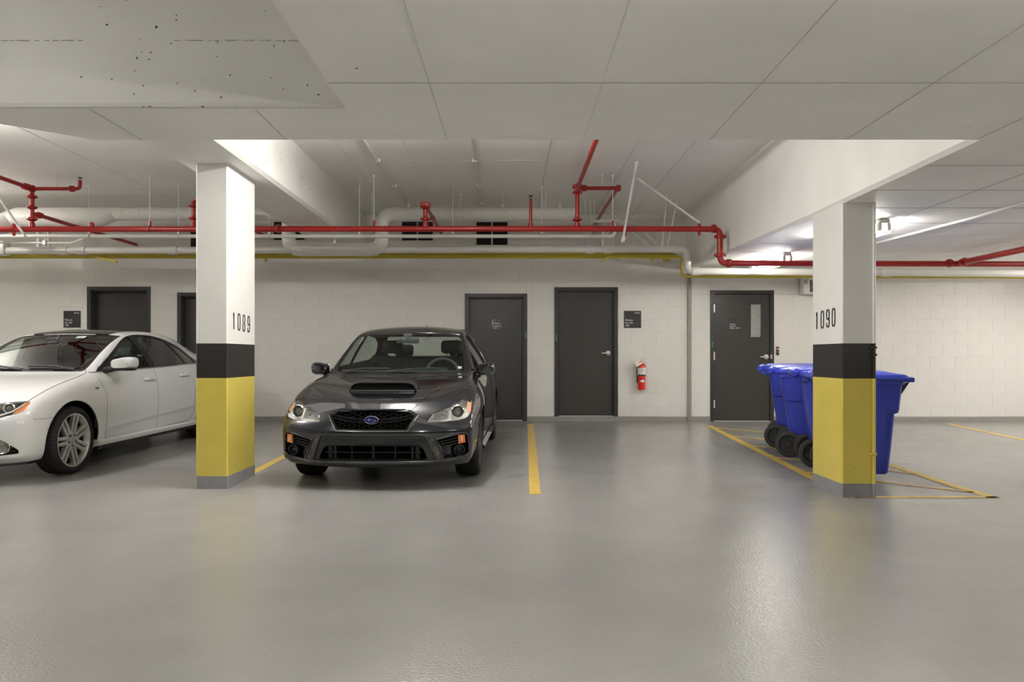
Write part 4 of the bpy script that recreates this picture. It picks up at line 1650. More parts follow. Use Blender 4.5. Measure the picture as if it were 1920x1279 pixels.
def car_shell(sp, levels=3):
    cg = Cage()
    top = []
    for row in sp['top']:
        cl, cz, ew, el, ez = row[:5]
        pl = row[5] if len(row) > 5 else 2.2
        top.append([(ew * f, cl + (el - cl) * f ** pl, cz + (ez - cz) * f ** 2.2) for f in FR])
    cg.grid(top)
    E = [r[-1] for r in top]                    # edge points
    nF = 7
    H = E[nF:nF + 4]
    W1, W2 = E[nF + 4], E[nF + 5]
    Rf = E[nF + 6:nF + 10]                      # R1..R3, R4
    RG = E[nF + 10]
    DS, D1, D2 = E[nF + 11:nF + 14]
    T = E[nF + 13:]                             # D2, T1..T6
    B = sp['belt']
    st = [E[0:nF]]
    names = H + B + [DS, D1]
    for k, tp in enumerate(names):
        ls, kw = sp['side_l'][k], sp['side_k'][k]
        col = []
        for r, (w_, z_) in enumerate(sp['side']):
            zz = z_ if r < 3 else z_ + (tp[2] - sp['zs_ref']) * (r - 2) / 4.0
            lo = ls + (tp[1] - ls) * (r / 6.0) ** 1.5
            col.append((w_ * kw if r < 5 else tp[0] + (w_ * kw - tp[0]) * 0.75, lo, min(zz, tp[2] - 0.03 * (6 - r) / 1.0 if r > 3 else zz)))
        col.append(tp)
        st.append(col)
    st.append(list(reversed(T)))
    cg.grid(st)
    mid = [W1]
    for b, r_ in zip(B, Rf[:3]):
        mid.append(((b[0] + r_[0]) / 2 + 0.022, (b[1] + r_[1]) / 2, (b[2] + r_[2]) / 2))
    mid.append(RG)
    cg.grid([[H[3]] + B + [DS], mid, [W2] + Rf])
    und = []
    bots = [c[0] for c in st]
    n = len(bots)
    for i, b in enumerate(bots):
        if i == 0:
            und.append(top[0])
        elif i == n - 1:
            und.append(top[-1])
        else:
            und.append([(b[0] * f, b[1], 0.19 + (b[2] - 0.19) * f ** 3) for f in FR])
    cg.grid(und)
    for pts, v in ((E[6:nF], 0.0), ([H[3]] + B + [DS], sp.get('belt_crease', 0.35)), (top[6], sp.get('nose_crease', 0.5)), ([c[1] for c in st[1:]], 0.5),
                   ([W2] + Rf, 0.35), ([H[3], W1, W2], 0.3), (E[0:7], sp.get('corner_crease', 0.25)), (top[0], 0.6), ([s_[0] for s_ in st], 0.5), (top[nF + 13], 0.5)):
        if len(pts) > 1:
            cg.crease(pts, v)
    if 'extra_crease' in sp:
        for ri, v in sp['extra_crease']:
            cg.crease(top[ri], v)
    me = bpy.data.meshes.new('cage')
    me.from_pydata([(x, y - YM, z) for x, y, z in cg.v], [], cg.f)
    bm = bmesh.new()
    bm.from_mesh(me)
    bmesh.ops.recalc_face_normals(bm, faces=bm.faces)
    cl = bm.edges.layers.float.new('crease_edge')
    bm.verts.ensure_lookup_table()
    for a, b, v in cg.cr:
        e = bm.edges.get((bm.verts[a], bm.verts[b]))
        if e:
            e[cl] = v
    bm.to_mesh(me)
    bm.free()
    o = bpy.data.objects.new('cage', me)
    COL.objects.link(o)
    md = o.modifiers.new('s', 'SUBSURF')
    md.levels = levels
    dg = bpy.context.evaluated_depsgraph_get()
    out = bmesh.new()
    tmp = bpy.data.meshes.new_from_object(o.evaluated_get(dg))
    out.from_mesh(tmp)
    bpy.data.objects.remove(o)
    bpy.data.meshes.remove(tmp)
    bpy.data.meshes.remove(me)
    for f in out.faces:
        f.smooth = True
    return out


def inpoly(x, y, poly):
    c = False
    n = len(poly)
    j = n - 1
    for i in range(n):
        xi, yi = poly[i]
        xj, yj = poly[j]
        if (yi > y) != (yj > y) and x < (xj - xi) * (y - yi) / (yj - yi) + xi:
            c = not c
        j = i
    return c


def roundpoly(poly, r, n=4):
    pts = []
    m = len(poly)
    rs = r if isinstance(r, (list, tuple)) else [r] * m
    for i in range(m):
        a, b, c = Vector(poly[i - 1]), Vector(poly[i]), Vector(poly[(i + 1) % m])
        d1, d2 = (a - b), (c - b)
        t = min(rs[i], d1.length * 0.45, d2.length * 0.45)
        if t <= 0:
            pts.append((b.x, b.y))
            continue
        p0, p1 = b + d1.normalized() * t, b + d2.normalized() * t
        for k in range(n + 1):
            u = k / n
            q = p0 * (1 - u) ** 2 + b * 2 * u * (1 - u) + p1 * u * u
            pts.append((q.x, q.y))
    return pts


class Piece:
    """faces cut out of a car shell: vertices, faces, border edges and normals"""

    def __init__(s, verts, faces, border, normals):
        s.v, s.f, s.b, s.n = verts, faces, border, normals

    def sheet(s, off=0.0, mb=None, mi=0, shift=(0, 0, 0)):
        mb = mb or MB()
        sh = Vector(shift)
        return mb.add([v + n * off + sh for v, n in zip(s.v, s.n)], s.f, mi)

    def rim(s, off0, shift, mb, mi=0, off1=0.0):
        """wall from the border of the opening to a shifted copy of it"""
        sh = Vector(shift)
        for a, b in s.b:
            va, vb = s.v[a] + s.n[a] * off0, s.v[b] + s.n[b] * off0
            mb.add([va, vb, s.v[b] + s.n[b] * off1 + sh, s.v[a] + s.n[a] * off1 + sh], [(0, 1, 2, 3)], mi)
        return mb

    def slab(s, o0, o1, mb=None, mi=0):
        mb = mb or MB()
        s.sheet(o1, mb, mi)
        for a, b in s.b:
            mb.add([s.v[a] + s.n[a] * o0, s.v[b] + s.n[b] * o0, s.v[b] + s.n[b] * o1, s.v[a] + s.n[a] * o1], [(0, 1, 2, 3)], mi)
        return mb


def cut(bm, poly, ax, filt, remove=True):
    """cut a polygon given in one projection out of the shell; ax = indexes of the two projected axes"""
    i, j = ax
    xs = [p[0] for p in poly]
    ys_ = [p[1] for p in poly]
    bx0, bx1, by0, by1 = min(xs), max(xs), min(ys_), max(ys_)

    def fb(f):
        a = [v.co[i] for v in f.verts]
        b = [v.co[j] for v in f.verts]
        return min(a), max(a), min(b), max(b)
    cand = set()
    for f in bm.faces:
        q = fb(f)
        if q[1] > bx0 - 1e-5 and q[0] < bx1 + 1e-5 and q[3] > by0 - 1e-5 and q[2] < by1 + 1e-5 and filt(f.calc_center_median(), f.normal):
            cand.add(f)
    n = len(poly)
    for k in range(n):
        a, b = poly[k], poly[(k + 1) % n]
        dx, dy = b[0] - a[0], b[1] - a[1]
        L = math.hypot(dx, dy)
        if L < 1e-7:
            continue
        no = [0, 0, 0]
        no[i], no[j] = -dy / L, dx / L
        co = [0, 0, 0]
        co[i], co[j] = a
        x0, x1, y0, y1 = min(a[0], b[0]), max(a[0], b[0]), min(a[1], b[1]), max(a[1], b[1])
        sub = []
        for f in cand:
            q = fb(f)
            if q[1] >= x0 - 1e-5 and q[0] <= x1 + 1e-5 and q[3] >= y0 - 1e-5 and q[2] <= y1 + 1e-5:
                sub.append(f)
        if not sub:
            continue
        es = {e for f in sub for e in f.edges}
        vs = {v for f in sub for v in f.verts}
        res = bmesh.ops.bisect_plane(bm, geom=sub + list(es) + list(vs), dist=1e-6, plane_co=co, plane_no=no)
        for g in res['geom']:
            if isinstance(g, bmesh.types.BMFace) and g.is_valid:
                cand.add(g)
        cand = {f for f in cand if f.is_valid}
    bm.normal_update()
    ins = [f for f in cand if inpoly(*(lambda c: (c[i], c[j]))(f.calc_center_median()), poly)]
    inset = set(ins)
    vmap, V, Nn, F, Bd = {}, [], [], [], []
    for f in ins:
        ids = []
        for v in f.verts:
            if v not in vmap:
                vmap[v] = len(V)
                V.append(v.co.copy())
                Nn.append(v.normal.copy())
            ids.append(vmap[v])
        F.append(tuple(ids))
        for lp in f.loops:
            e = lp.edge
            if any(g not in inset for g in e.link_faces) or len(e.link_faces) == 1:
                Bd.append((vmap[lp.vert], vmap[lp.link_loop_next.vert]))
    if remove:
        bmesh.ops.delete(bm, geom=ins, context='FACES')
    return Piece(V, F, Bd, Nn)


def mirror_poly(poly):
    return [(-x, y) for x, y in reversed(poly)]


def yl(pts):
    """(l, z) outline to car-local (y, z)"""
    return [(l - YM, z) for l, z in pts]


class Surf:
    def __init__(s, bm):
        s.t = BVHTree.FromBMesh(bm)

    def hit(s, o, d):
        p, n, _, _ = s.t.ray_cast(Vector(o), Vector(d))
        return p, n

    def side(s, y, z, sg):
        return s.hit((sg * 2, y, z), (-sg, 0, 0))

    def front(s, x, z):
        return s.hit((x, -4, z), (0, 1, 0))

    def above(s, x, y):
        return s.hit((x, y, 3), (0, 0, -1))


def dense(pts, step=0.04):
    out = []
    for a, b in zip(pts, pts[1:]):
        n = max(1, int(math.hypot(b[0] - a[0], b[1] - a[1]) / step))
        out += [(a[0] + (b[0] - a[0]) * k / n, a[1] + (b[1] - a[1]) * k / n) for k in range(n)]
    return out + [pts[-1]]


def surf_line(mb, fn, pts, r=0.0028, lift=0.0):
    path = []
    for p in dense(pts):
        h, n = fn(*p)
        if h is None:
            if len(path) > 1:
                mb.tube(path, r, 5)
            path = []
            continue
        path.append(h + n * lift)
    if len(path) > 1:
        mb.tube(path, r, 5)


def gap(car, fn, pts, r):
    mb = MB()
    surf_line(mb, fn, pts, r)
    return mb.build('panel_gap', 'gap', car)


def tyre_wheel(parent, c, sg, r_t, w_t, r_rim, spokes, mt_rim, steer=0.0, nm='wheel', twin=True):
    """wheel with a grooved tyre; sg = +1 for the car's +x side"""
    base = Matrix.Translation(c) @ Matrix.Rotation(steer, 4, 'Z') @ Matrix.Rotation(R(90) * sg, 4, 'Y')
    NS = 150
    hw_ = w_t / 2
    prof = [(r_rim - 0.012, -hw_ * 0.78), (r_rim + 0.006, -hw_ * 0.9), (r_rim + 0.035, -hw_ * 0.99), (r_t - 0.045, -hw_), (r_t - 0.018, -hw_ * 0.93), (r_t - 0.006, -hw_ * 0.82),
            (r_t, -hw_ * 0.66), (r_t, -hw_ * 0.50), (r_t - 0.008, -hw_ * 0.47), (r_t - 0.008, -hw_ * 0.40), (r_t, -hw_ * 0.37), (r_t + 0.001, -hw_ * 0.06), (r_t - 0.008, -hw_ * 0.04)]
    prof = prof + [(a, -b) for a, b in reversed(prof)]
    vs, fs = [], []
    for k in range(NS):
        a = 2 * math.pi * k / NS
        for q, (rr_, h) in enumerate(prof):
            d = 0
            if 4 <= q <= 7 or len(prof) - 8 <= q <= len(prof) - 5:
                d = 0.007 if k % 3 == 0 else 0
            elif q in (10, 11, 14, 15):
                d = 0.006 if (k + 1) % 5 == 0 else 0
            vs.append(base @ Vector(((rr_ - d) * math.cos(a), (rr_ - d) * math.sin(a), h)))
    n = len(prof)
    for k in range(NS):
        for q in range(n - 1):
            k2 = (k + 1) % NS
            fs.append((k * n + q, k * n + q + 1, k2 * n + q + 1, k2 * n + q))
    mb = MB()
    mb.add(vs, fs)
    wh = mb.build(nm, 'tyre', parent, 50)
    h0 = hw_ * 0.86
    mb = MB()
    mb.lathe([(r_rim - 0.016, h0 - 0.012), (r_rim - 0.010, h0 + 0.002), (r_rim + 0.004, h0 + 0.004), (r_rim + 0.008, h0 - 0.004), (r_rim - 0.004, h0 - 0.02), (r_rim - 0.02, h0 - 0.05), (r_rim - 0.026, h0 - 0.06), (r_rim - 0.030, h0 - 0.05)], 56, base, close=True)
    mb.build('rim', mt_rim, wh, 40)
    mb = MB()
    mb.lathe([(r_rim - 0.018, h0 - 0.045), (r_rim - 0.024, -hw_ * 0.5), (0.05, -hw_ * 0.5), (0.05, -hw_ * 0.6), (r_rim - 0.014, -hw_ * 0.6)], 48, base, close=True)
    mb.build('wheel_barrel', 'car_inner', wh, 40)
    mb = MB()
    mb.lathe([(0, h0 - 0.065), (0.085, h0 - 0.065), (0.082, h0 - 0.03), (0.055, h0 - 0.018), (0.034, h0 - 0.016), (0.034, h0 - 0.010), (0, h0 - 0.008)], 28, base)
    for k in range(spokes):
        rot = base @ Matrix.Rotation(2 * math.pi * k / spokes + 0.2, 4, 'Z')
        for s_ in ((-1, 1) if twin else (0,)):
            ya, yb = s_ * 0.022, s_ * (0.028 if twin else 0)
            wa, wb = (0.0180, 0.0160) if twin else (0.028, 0.040)
            r0, r1 = 0.045, r_rim - 0.010
            pr = []
            for (r_, yc, ww, zt, zb_) in ((r0, ya, wa, h0 - 0.020, h0 - 0.07), ((r0 + r1) / 2, (ya + yb) / 2, (wa + wb) / 2, h0 - 0.012, h0 - 0.05), (r1 - 0.02, yb, wb, h0 - 0.004, h0 - 0.04), (r1, yb, wb * 1.1, h0 - 0.006, h0 - 0.03)):
                pr.append([rot @ Vector(p) for p in ((r_, yc - ww, zb_), (r_, yc - ww, zt - 0.003), (r_, yc - ww * 0.7, zt), (r_, yc + ww * 0.7, zt), (r_, yc + ww, zt - 0.003), (r_, yc + ww, zb_))])
            mb.loft(pr)
    mb.build('spokes', mt_rim, wh, 30)
    mb = MB()
    for k in range(5):
        m = base @ Matrix.Rotation(2 * math.pi * k / 5, 4, 'Z') @ Matrix.Translation((0.055, 0, h0 - 0.024))
        mb.lathe([(0, 0), (0.011, 0), (0.011, 0.012), (0, 0.012)], 8, m)
    mb.build('wheel_bolts', 'brake', wh)
    mb = MB()
    mb.lathe([(0, h0 - 0.008), (0.030, h0 - 0.008), (0.028, h0 - 0.004), (0, h0 - 0.003)], 20, base)
    mb.build('center_cap', 'dull_steel', wh)
    mb = MB()
    mb.lathe([(0.06, -0.02), (r_rim - 0.055, -0.02), (r_rim - 0.055, 0.0), (0.06, 0.0)], 36, base, close=True)
    mb.lathe([(0, -0.06), (0.08, -0.06), (0.08, 0.02), (0, 0.02)], 20, base)
    mb.build('brake_disc', 'brake', wh)
    mb = MB()
    mb.rbox(-0.06, 0.06, r_rim - 0.14, r_rim - 0.045, -0.05, 0.03, 0.012, 2, 0, base @ Matrix.Rotation(R(80), 4, 'Z'))
    mb.build('brake_caliper', 'car_inner', wh)
    return wh


def seat(parent, x, y, z, mt='seat_cloth', wd=0.50, back=0.62, head=True, rake=18):
    mb = MB()
    mb.rbox(x - wd / 2, x + wd / 2, y - 0.28, y + 0.24, z - 0.10, z + 0.06, 0.05, 3)
    m = Matrix.Translation((x, y + 0.22, z)) @ Matrix.Rotation(R(-rake), 4, 'X')
    mb.rbox(-wd / 2, wd / 2, -0.06, 0.06, -0.02, back, 0.055, 3, 0, m)
    if wd < 0.7:
        for s_ in (-1, 1):
            mb.rbox(s_ * (wd / 2 - 0.04) - 0.045, s_ * (wd / 2 - 0.04) + 0.045, -0.11, 0.02, 0.05, back - 0.1, 0.03, 2, 0, m)
    st_ = mb.build('seat', mt, parent)
    if head:
        for hx in ((0,) if wd < 0.7 else (-wd * 0.3, wd * 0.3)):
            mb = MB()
            mb.rbox(hx - 0.13, hx + 0.13, -0.07, 0.04, back + 0.035, back + 0.20, 0.045, 3, 0, m)
            mb.build('headrest', mt, st_)
            mb = MB()
            for s_ in (-1, 1):
                mb.tube([m @ Vector((hx + s_ * 0.06, -0.01, back - 0.03)), m @ Vector((hx + s_ * 0.06, -0.01, back + 0.06))], 0.006, 6)
            mb.build('headrest_posts', 'chrome', st_)
    return st_


def steering(parent, x, y, z, tilt=65):
    m = Matrix.Translation((x, y, z)) @ Matrix.Rotation(R(tilt), 4, 'X')
    mb = MB()
    mb.tube([m @ Vector((0.185 * math.cos(2 * math.pi * k / 40), 0.185 * math.sin(2 * math.pi * k / 40), 0)) for k in range(40)], 0.017, 10, closed=True)
    for a in (0, 180, 270):
        mb.tube([m @ Vector((0.05 * math.cos(R(a)), 0.05 * math.sin(R(a)), -0.02)), m @ Vector((0.18 * math.cos(R(a)), 0.18 * math.sin(R(a)), 0))], 0.016, 8)
    mb.lathe([(0, -0.05), (0.07, -0.05), (0.075, -0.01), (0.05, 0.012), (0, 0.014)], 20, m)
    mb.tube([m @ Vector((0, 0, -0.04)), m @ Vector((0, 0, -0.30))], 0.04, 10)
    return mb.build('steering_wheel', 'dash', parent)


def finish_shell(bm, name, paint, parent, thick=0.018):
    me = bpy.data.meshes.new(name)
    bmesh.ops.dissolve_degenerate(bm, dist=1e-5, edges=bm.edges)
    for f in bm.faces:
        f.smooth = True
    bm.to_mesh(me)
    bm.free()
    me.materials.append(M[paint])
    me.materials.append(M['car_inner'])
    me.set_sharp_from_angle(angle=R(50))
    o = link(name, me, parent)
    md = o.modifiers.new('shell', 'SOLIDIFY')
    md.thickness = thick
    md.offset = -1
    md.use_even_offset = False
    md.material_offset = 1
    md.material_offset_rim = 0
    return o


def arches(bm, car, cs, r, paint):
    """open the four wheel arches and line them"""
    for (l, z) in cs:
        for sg in (1, -1):
            poly = [(l - YM + r * math.cos(2 * math.pi * k / 40), z + r * math.sin(2 * math.pi * k / 40)) for k in range(40)]
            pc = cut(bm, poly, (1, 2), lambda c, n, sg=sg: c.x * sg > 0.52)
            mb = MB()
            rr_ = r + 0.005
            x0, x1 = 0.50, 0.78
            arc = [R(-25 + 230 * k / 24) for k in range(25)]
            vs = []
            for a in arc:
                for x_ in (x0, x1):
                    vs.append((sg * x_, l - YM + rr_ * math.cos(a), z + rr_ * math.sin(a)))
            mb.add(vs, [(2 * k, 2 * k + 1, 2 * k + 3, 2 * k + 2) for k in range(24)])
            mb.add([(sg * x0, l - YM + rr_ * math.cos(a), z + rr_ * math.sin(a)) for a in arc], [tuple(range(25))])
            mb.build('wheel_well', 'car_inner', car)


def plate_part(parent, name, pc, mt, o0=-0.004, o1=0.003):
    return pc.slab(o0, o1).build(name, mt, parent, 60)


def mirrors(car, paint, y, z, xo, w_=0.22, h_=0.14, dep=0.10, stalk='trim_gloss', two_tone=False):
    for sg in (1, -1):
        mb = MB()
        rings = []
        for (t, k) in ((0.0, 0.72), (0.03, 0.93), (0.07, 1.0), (dep, 0.97)):
            pts = []
            for q in range(24):
                a = 2 * math.pi * q / 24
                ca, sa = math.cos(a), math.sin(a)
                e = 0.62
                xx = math.copysign(abs(ca) ** e, ca) * w_ / 2 * k
                zz = math.copysign(abs(sa) ** e, sa) * h_ / 2 * k
                if xx * 1 < 0:
                    zz *= 0.92
                pts.append(Vector((sg * (xo + xx + 0.05 * 0) , y + t + abs(xx + w_ / 2) * 0.18, z + zz + (xx / w_) * 0.02)))
            rings.append(pts)
        mb.loft(rings)
        mr = mb.build('side_mirror', paint, car, 50)
        mb = MB()
        xin = xo - w_ / 2
        mb.tube([(sg * (xin + 0.05), y + 0.06, z - h_ * 0.38), (sg * (xin - 0.07), y + 0.05, z - h_ * 0.55)], [0.030, 0.034], 8)
        mb.build('mirror_arm', stalk, mr)
        mb = MB()
        mb.rbox(sg * xo - w_ * 0.43, sg * xo + w_ * 0.43, y + dep + 0.015, y + dep + 0.025, z - h_ * 0.4, z + h_ * 0.4, 0.004, 1)
        mb.build('mirror_glass', 'chrome', mr)
        if two_tone:
            mb = MB()
            mb.rbox(sg * xo - w_ * 0.49, sg * xo + w_ * 0.47, y + 0.02, y + dep + 0.02, z - h_ * 0.56, z - h_ * 0.34, 0.012, 2)
            mb.build('mirror_base', 'trim_gloss', mr)


def wipers(car, sf, l0, span, mt='car_plastic'):
    for xs_, xe in span:
        mb = MB()
        path = []
        for k in range(9):
            x = xs_ + (xe - xs_) * k / 8
            p, n = sf.front(x, l0 + 0.012 * math.sin(math.pi * k / 8) + 0.05 * k / 8 * 0.5)
            if p:
                path.append(p + n * 0.014)
        mb.tube(path, 0.008, 6)
        mb.tube([path[0] + Vector((0, -0.02, -0.01)), path[4] + Vector((0, -0.01, 0.004))], 0.009, 6)
        mb.build('wiper', mt, car)


def dashboard(car, l, z, hw_, mt='dash'):
    mb = MB()
    rings = []
    for dl, dz in ((-0.30, -0.08), (-0.10, -0.015), (0.10, 0.0), (0.18, -0.04), (0.20, -0.30)):
        rings.append([Vector((x, l - YM + dl + 0.10 * (x / hw_) ** 2 * (1 if dl < 0 else 0.3), z + dz - 0.015 * (x / hw_) ** 2)) for x in [hw_ * (k / 8 - 1) for k in range(17)]])
    vs = [p for r_ in rings for p in r_]
    fs = [(i * 17 + j, i * 17 + j + 1, (i + 1) * 17 + j + 1, (i + 1) * 17 + j) for i in range(4) for j in range(16)]
    mb.add(vs, fs)
    d = mb.build('dashboard', mt, car)
    return d


# ================================================================== the charcoal sedan
gy = thing('sedan_car', 'charcoal grey sedan with a hood scoop parked nose out in the middle bay', 'car', (-1.135, 6.68 + YM, 0.0))
yawg = R(1.8)
SPG = dict(
    top=[(0.07, 0.195, 0.80, 0.30, 0.205, 2.6), (0.0, 0.245, 0.845, 0.235, 0.262, 2.8), (0.015, 0.38, 0.85, 0.215, 0.40, 2.8), (-0.02, 0.505, 0.852, 0.215, 0.525, 2.6),
         (0.0, 0.60, 0.85, 0.25, 0.61, 2.4), (0.035, 0.70, 0.83, 0.36, 0.70), (0.11, 0.765, 0.80, 0.50, 0.785),
         (0.42, 0.825, 0.80, 0.68, 0.86), (0.76, 0.875, 0.80, 0.92, 0.915), (1.08, 0.918, 0.795, 1.18, 0.945), (1.33, 0.955, 0.765, 1.44, 0.97),
         (1.66, 1.185, 0.685, 1.76, 1.175), (2.00, 1.395, 0.605, 2.08, 1.368),
         (2.40, 1.475, 0.59, 2.42, 1.43), (2.80, 1.488, 0.585, 2.80, 1.438), (3.20, 1.465, 0.575, 3.2, 1.415), (3.50, 1.405, 0.57, 3.5, 1.355),
         (3.85, 1.22, 0.62, 3.85, 1.19), (4.12, 1.075, 0.72, 4.08, 1.05), (4.34, 1.065, 0.77, 4.28, 1.03), (4.56, 1.06, 0.77, 4.44, 1.01),
         (4.60, 0.90, 0.80, 4.44, 0.88), (4.63, 0.75, 0.83, 4.42, 0.74), (4.64, 0.60, 0.845, 4.40, 0.6), (4.63, 0.46, 0.845, 4.40, 0.46), (4.58, 0.32, 0.83, 4.4, 0.32), (4.50, 0.21, 0.80, 4.36, 0.22)],
    belt=[(0.845, 1.95, 0.972), (0.855, 2.65, 0.99), (0.845, 3.35, 1.01)],
    side=[(0.83, 0.19), (0.88, 0.27), (0.895, 0.42), (0.905, 0.58), (0.915, 0.74), (0.895, 0.88)], zs_ref=0.98,
    side_l=[0.62, 0.90, 1.18, 1.42, 1.95, 2.65, 3.25, 3.75, 4.15], side_k=[0.985, 1.012, 1.0, 0.985, 0.975, 0.975, 0.99, 1.01, 0.985],
    belt_crease=0.4, nose_crease=0.55, corner_crease=0.62, extra_crease=[(1, 0.5), (3, 0.5)])
bm = car_shell(SPG)
sfg = Surf(bm)
arches(bm, gy, ((0.90, 0.325), (3.55, 0.325)), 0.365, 'grey_car_paint')
front = lambda c, n: c.y < 0.75 - YM
# windscreen with a dark border, rear window
ws_o = roundpoly([(-0.725, 0.968), (0.725, 0.968), (0.60, 1.366), (0.45, 1.39), (0, 1.398), (-0.45, 1.39), (-0.60, 1.366)], [0.02, 0.02, 0.04, 0, 0, 0, 0.04])
ws_i = roundpoly([(-0.685, 0.985), (0.685, 0.985), (0.572, 1.355), (0.45, 1.368), (0, 1.378), (-0.45, 1.368), (-0.572, 1.355)], [0.05, 0.05, 0.06, 0, 0, 0, 0.06])
wsf = lambda c, n: 1.2 < c.y + YM < 2.2
p_i = cut(bm, ws_i, (0, 2), wsf)
p_o = cut(bm, ws_o, (0, 2), wsf)
p_i.sheet(-0.004).build('windscreen', 'windscreen', gy, 60)
p_o.slab(-0.006, -0.003).build('windscreen_border', 'trim_gloss', gy, 60)
rw = roundpoly([(-0.63, 1.09), (0.63, 1.09), (0.53, 1.37), (-0.53, 1.37)], 0.05)
cut(bm, rw, (0, 2), lambda c, n: c.y + YM > 3.4 and c.z > 1.06).sheet(-0.004).build('rear_window', 'side_glass', gy, 60)
# side windows
fd = roundpoly(yl([(1.60, 1.015), (2.66, 1.03), (2.60, 1.375), (2.30, 1.37), (2.08, 1.325), (1.80, 1.16)]), 0.03)
rd_w = roundpoly(yl([(2.74, 1.03), (3.55, 1.06), (3.62, 1.14), (3.42, 1.27), (3.15, 1.345), (2.69, 1.377)]), 0.03)
for sg in (1, -1):
    for poly in (fd, rd_w):
        cut(bm, poly, (1, 2), lambda c, n, sg=sg: c.x * sg > 0.45).sheet(-0.006).build('side_window', 'side_glass', gy, 60)
# grille opening
gr = roundpoly([(-0.318, 0.705), (0.318, 0.705), (0.392, 0.655), (0.312, 0.528), (-0.312, 0.528), (-0.392, 0.655)], 0.012, 2)
gpc = cut(bm, gr, (0, 2), front)
mb = MB()
gpc.sheet(0, mb, 0, (0, 0.07, 0))
gpc.rim(0, (0, 0.07, 0), mb)
grl = mb.build('grille', 'matte_black', gy, 0)
gi = roundpoly([(-0.300, 0.690), (0.300, 0.690), (0.366, 0.652), (0.298, 0.541), (-0.298, 0.541), (-0.366, 0.652)], 0.012, 2)


def ring_front(outer, inner, depth_fn, proud, mb, back=0.03):
    """moulding between two outlines of equal count that follows the nose"""
    n = len(outer)
    vs = []
    for (x, z) in outer:
        vs.append(Vector((x, depth_fn(x, z) - proud, z)))
    for (x, z) in inner:
        vs.append(Vector((x, depth_fn(x, z) - proud * 0.5, z)))
    for (x, z) in inner:
        vs.append(Vector((x, depth_fn(x, z) + back, z)))
    fs = []
    for k in range(n):
        k2 = (k + 1) % n
        fs += [(k, k2, n + k2, n + k), (n + k, n + k2, 2 * n + k2, 2 * n + k)]
    mb.add(vs, fs)
    return mb


def dfn(x, z):
    p, n = sfg.front(x, z)
    return p.y if p else -YM + 0.1


mb = ring_front(gr, gi, dfn, 0.006, MB())
mb.build('grille_surround', 'trim_gloss', grl, 50)
mb = MB()
surf_line(mb, lambda x, z: sfg.front(x, z), [(-0.392, 0.655), (-0.312, 0.526), (0.312, 0.526), (0.392, 0.655)], 0.004, 0.003)
mb.build('grille_moulding', 'chrome', grl)
# honeycomb: wide hexagon cells
mb = MB()
cw, ch_ = 0.060, 0.030
for row in range(-1, 8):
    for col_ in range(-8, 9):
        cx = col_ * cw * 0.75 * 1.0
        cz = 0.54 + row * ch_ + (ch_ / 2 if col_ % 2 else 0)
        pts = [(cx + cw / 2, cz), (cx + cw / 4, cz + ch_ / 2), (cx - cw / 4, cz + ch_ / 2), (cx - cw / 2, cz)]
        for a, b in zip(pts, pts[1:]):
            mx_, mz_ = (a[0] + b[0]) / 2, (a[1] + b[1]) / 2
            if inpoly(mx_, mz_, gi):
                y = dfn(mx_, mz_) + 0.028
                d = Vector((b[0] - a[0], 0, b[1] - a[1]))
                m = axis_m(Vector((a[0], y, a[1])), d)
                L = d.length
                q = Vector((-d.z, 0, d.x)).normalized() * 0.0024
                A, B_ = Vector((a[0], y, a[1])), Vector((b[0], y, b[1]))
                k_ = Vector((0, 0.02, 0))
                mb.add([A - q, B_ - q, B_ + q, A + q, A - q + k_, B_ - q + k_, B_ + q + k_, A + q + k_], [(0, 1, 2, 3), (0, 1, 5, 4), (3, 2, 6, 7)])
hc = mb.build('honeycomb', 'trim_gloss', grl, 0)
hc['kind'] = 'stuff'
mb = MB()
for sg in (1, -1):
    for dz in (0.0, -0.022):
        mb.loft([[Vector((sg * x, dfn(sg * x, z + dz) + o, z + dz + h)) for o, h in ((0.004, -0.006), (0.004, 0.004), (0.03, 0.008), (0.03, -0.010))] for x, z in ((0.07, 0.625), (0.16, 0.628), (0.26, 0.642), (0.352, 0.660))])
mb.build('grille_bar', 'trim_gloss', grl, 30)
# oval emblem with six stars
ey = dfn(0, 0.622) - 0.004
mb = MB()
em = Matrix.Translation((0, ey, 0.622)) @ Matrix.Rotation(R(90), 4, 'X')
mb.prism([(0.058 * math.cos(2 * math.pi * k / 36), 0.031 * math.sin(2 * math.pi * k / 36)) for k in range(36)], 0.010, em)
emb = mb.build('emblem', 'emblem_blue', grl, 30)
mb = MB()
mb.tube([em @ Vector((0.060 * math.cos(2 * math.pi * k / 40), 0.033 * math.sin(2 * math.pi * k / 40), 0.010)) for k in range(40)], 0.0035, 6, closed=True)
mb.build('emblem_ring', 'chrome', emb)
mb = MB()
for sx_, sz_, s_ in ((-0.020, 0.003, 0.026), (0.014, -0.012, 0.013), (0.030, -0.012, 0.012), (0.038, -0.002, 0.011), (0.022, 0.001, 0.011), (0.004, -0.018, 0.010)):
    pts = []
    for k in range(8):
        rr_ = s_ if k % 2 == 0 else s_ * 0.22
        a = math.pi * k / 4
        pts.append((sx_ + rr_ * math.cos(a) * 1.0, sz_ + rr_ * math.sin(a) * 0.75))
    mb.prism(pts, 0.003, em @ Matrix.Translation((0, 0, 0.0095)))
mb.build('emblem_stars', 'chrome', emb, 0)
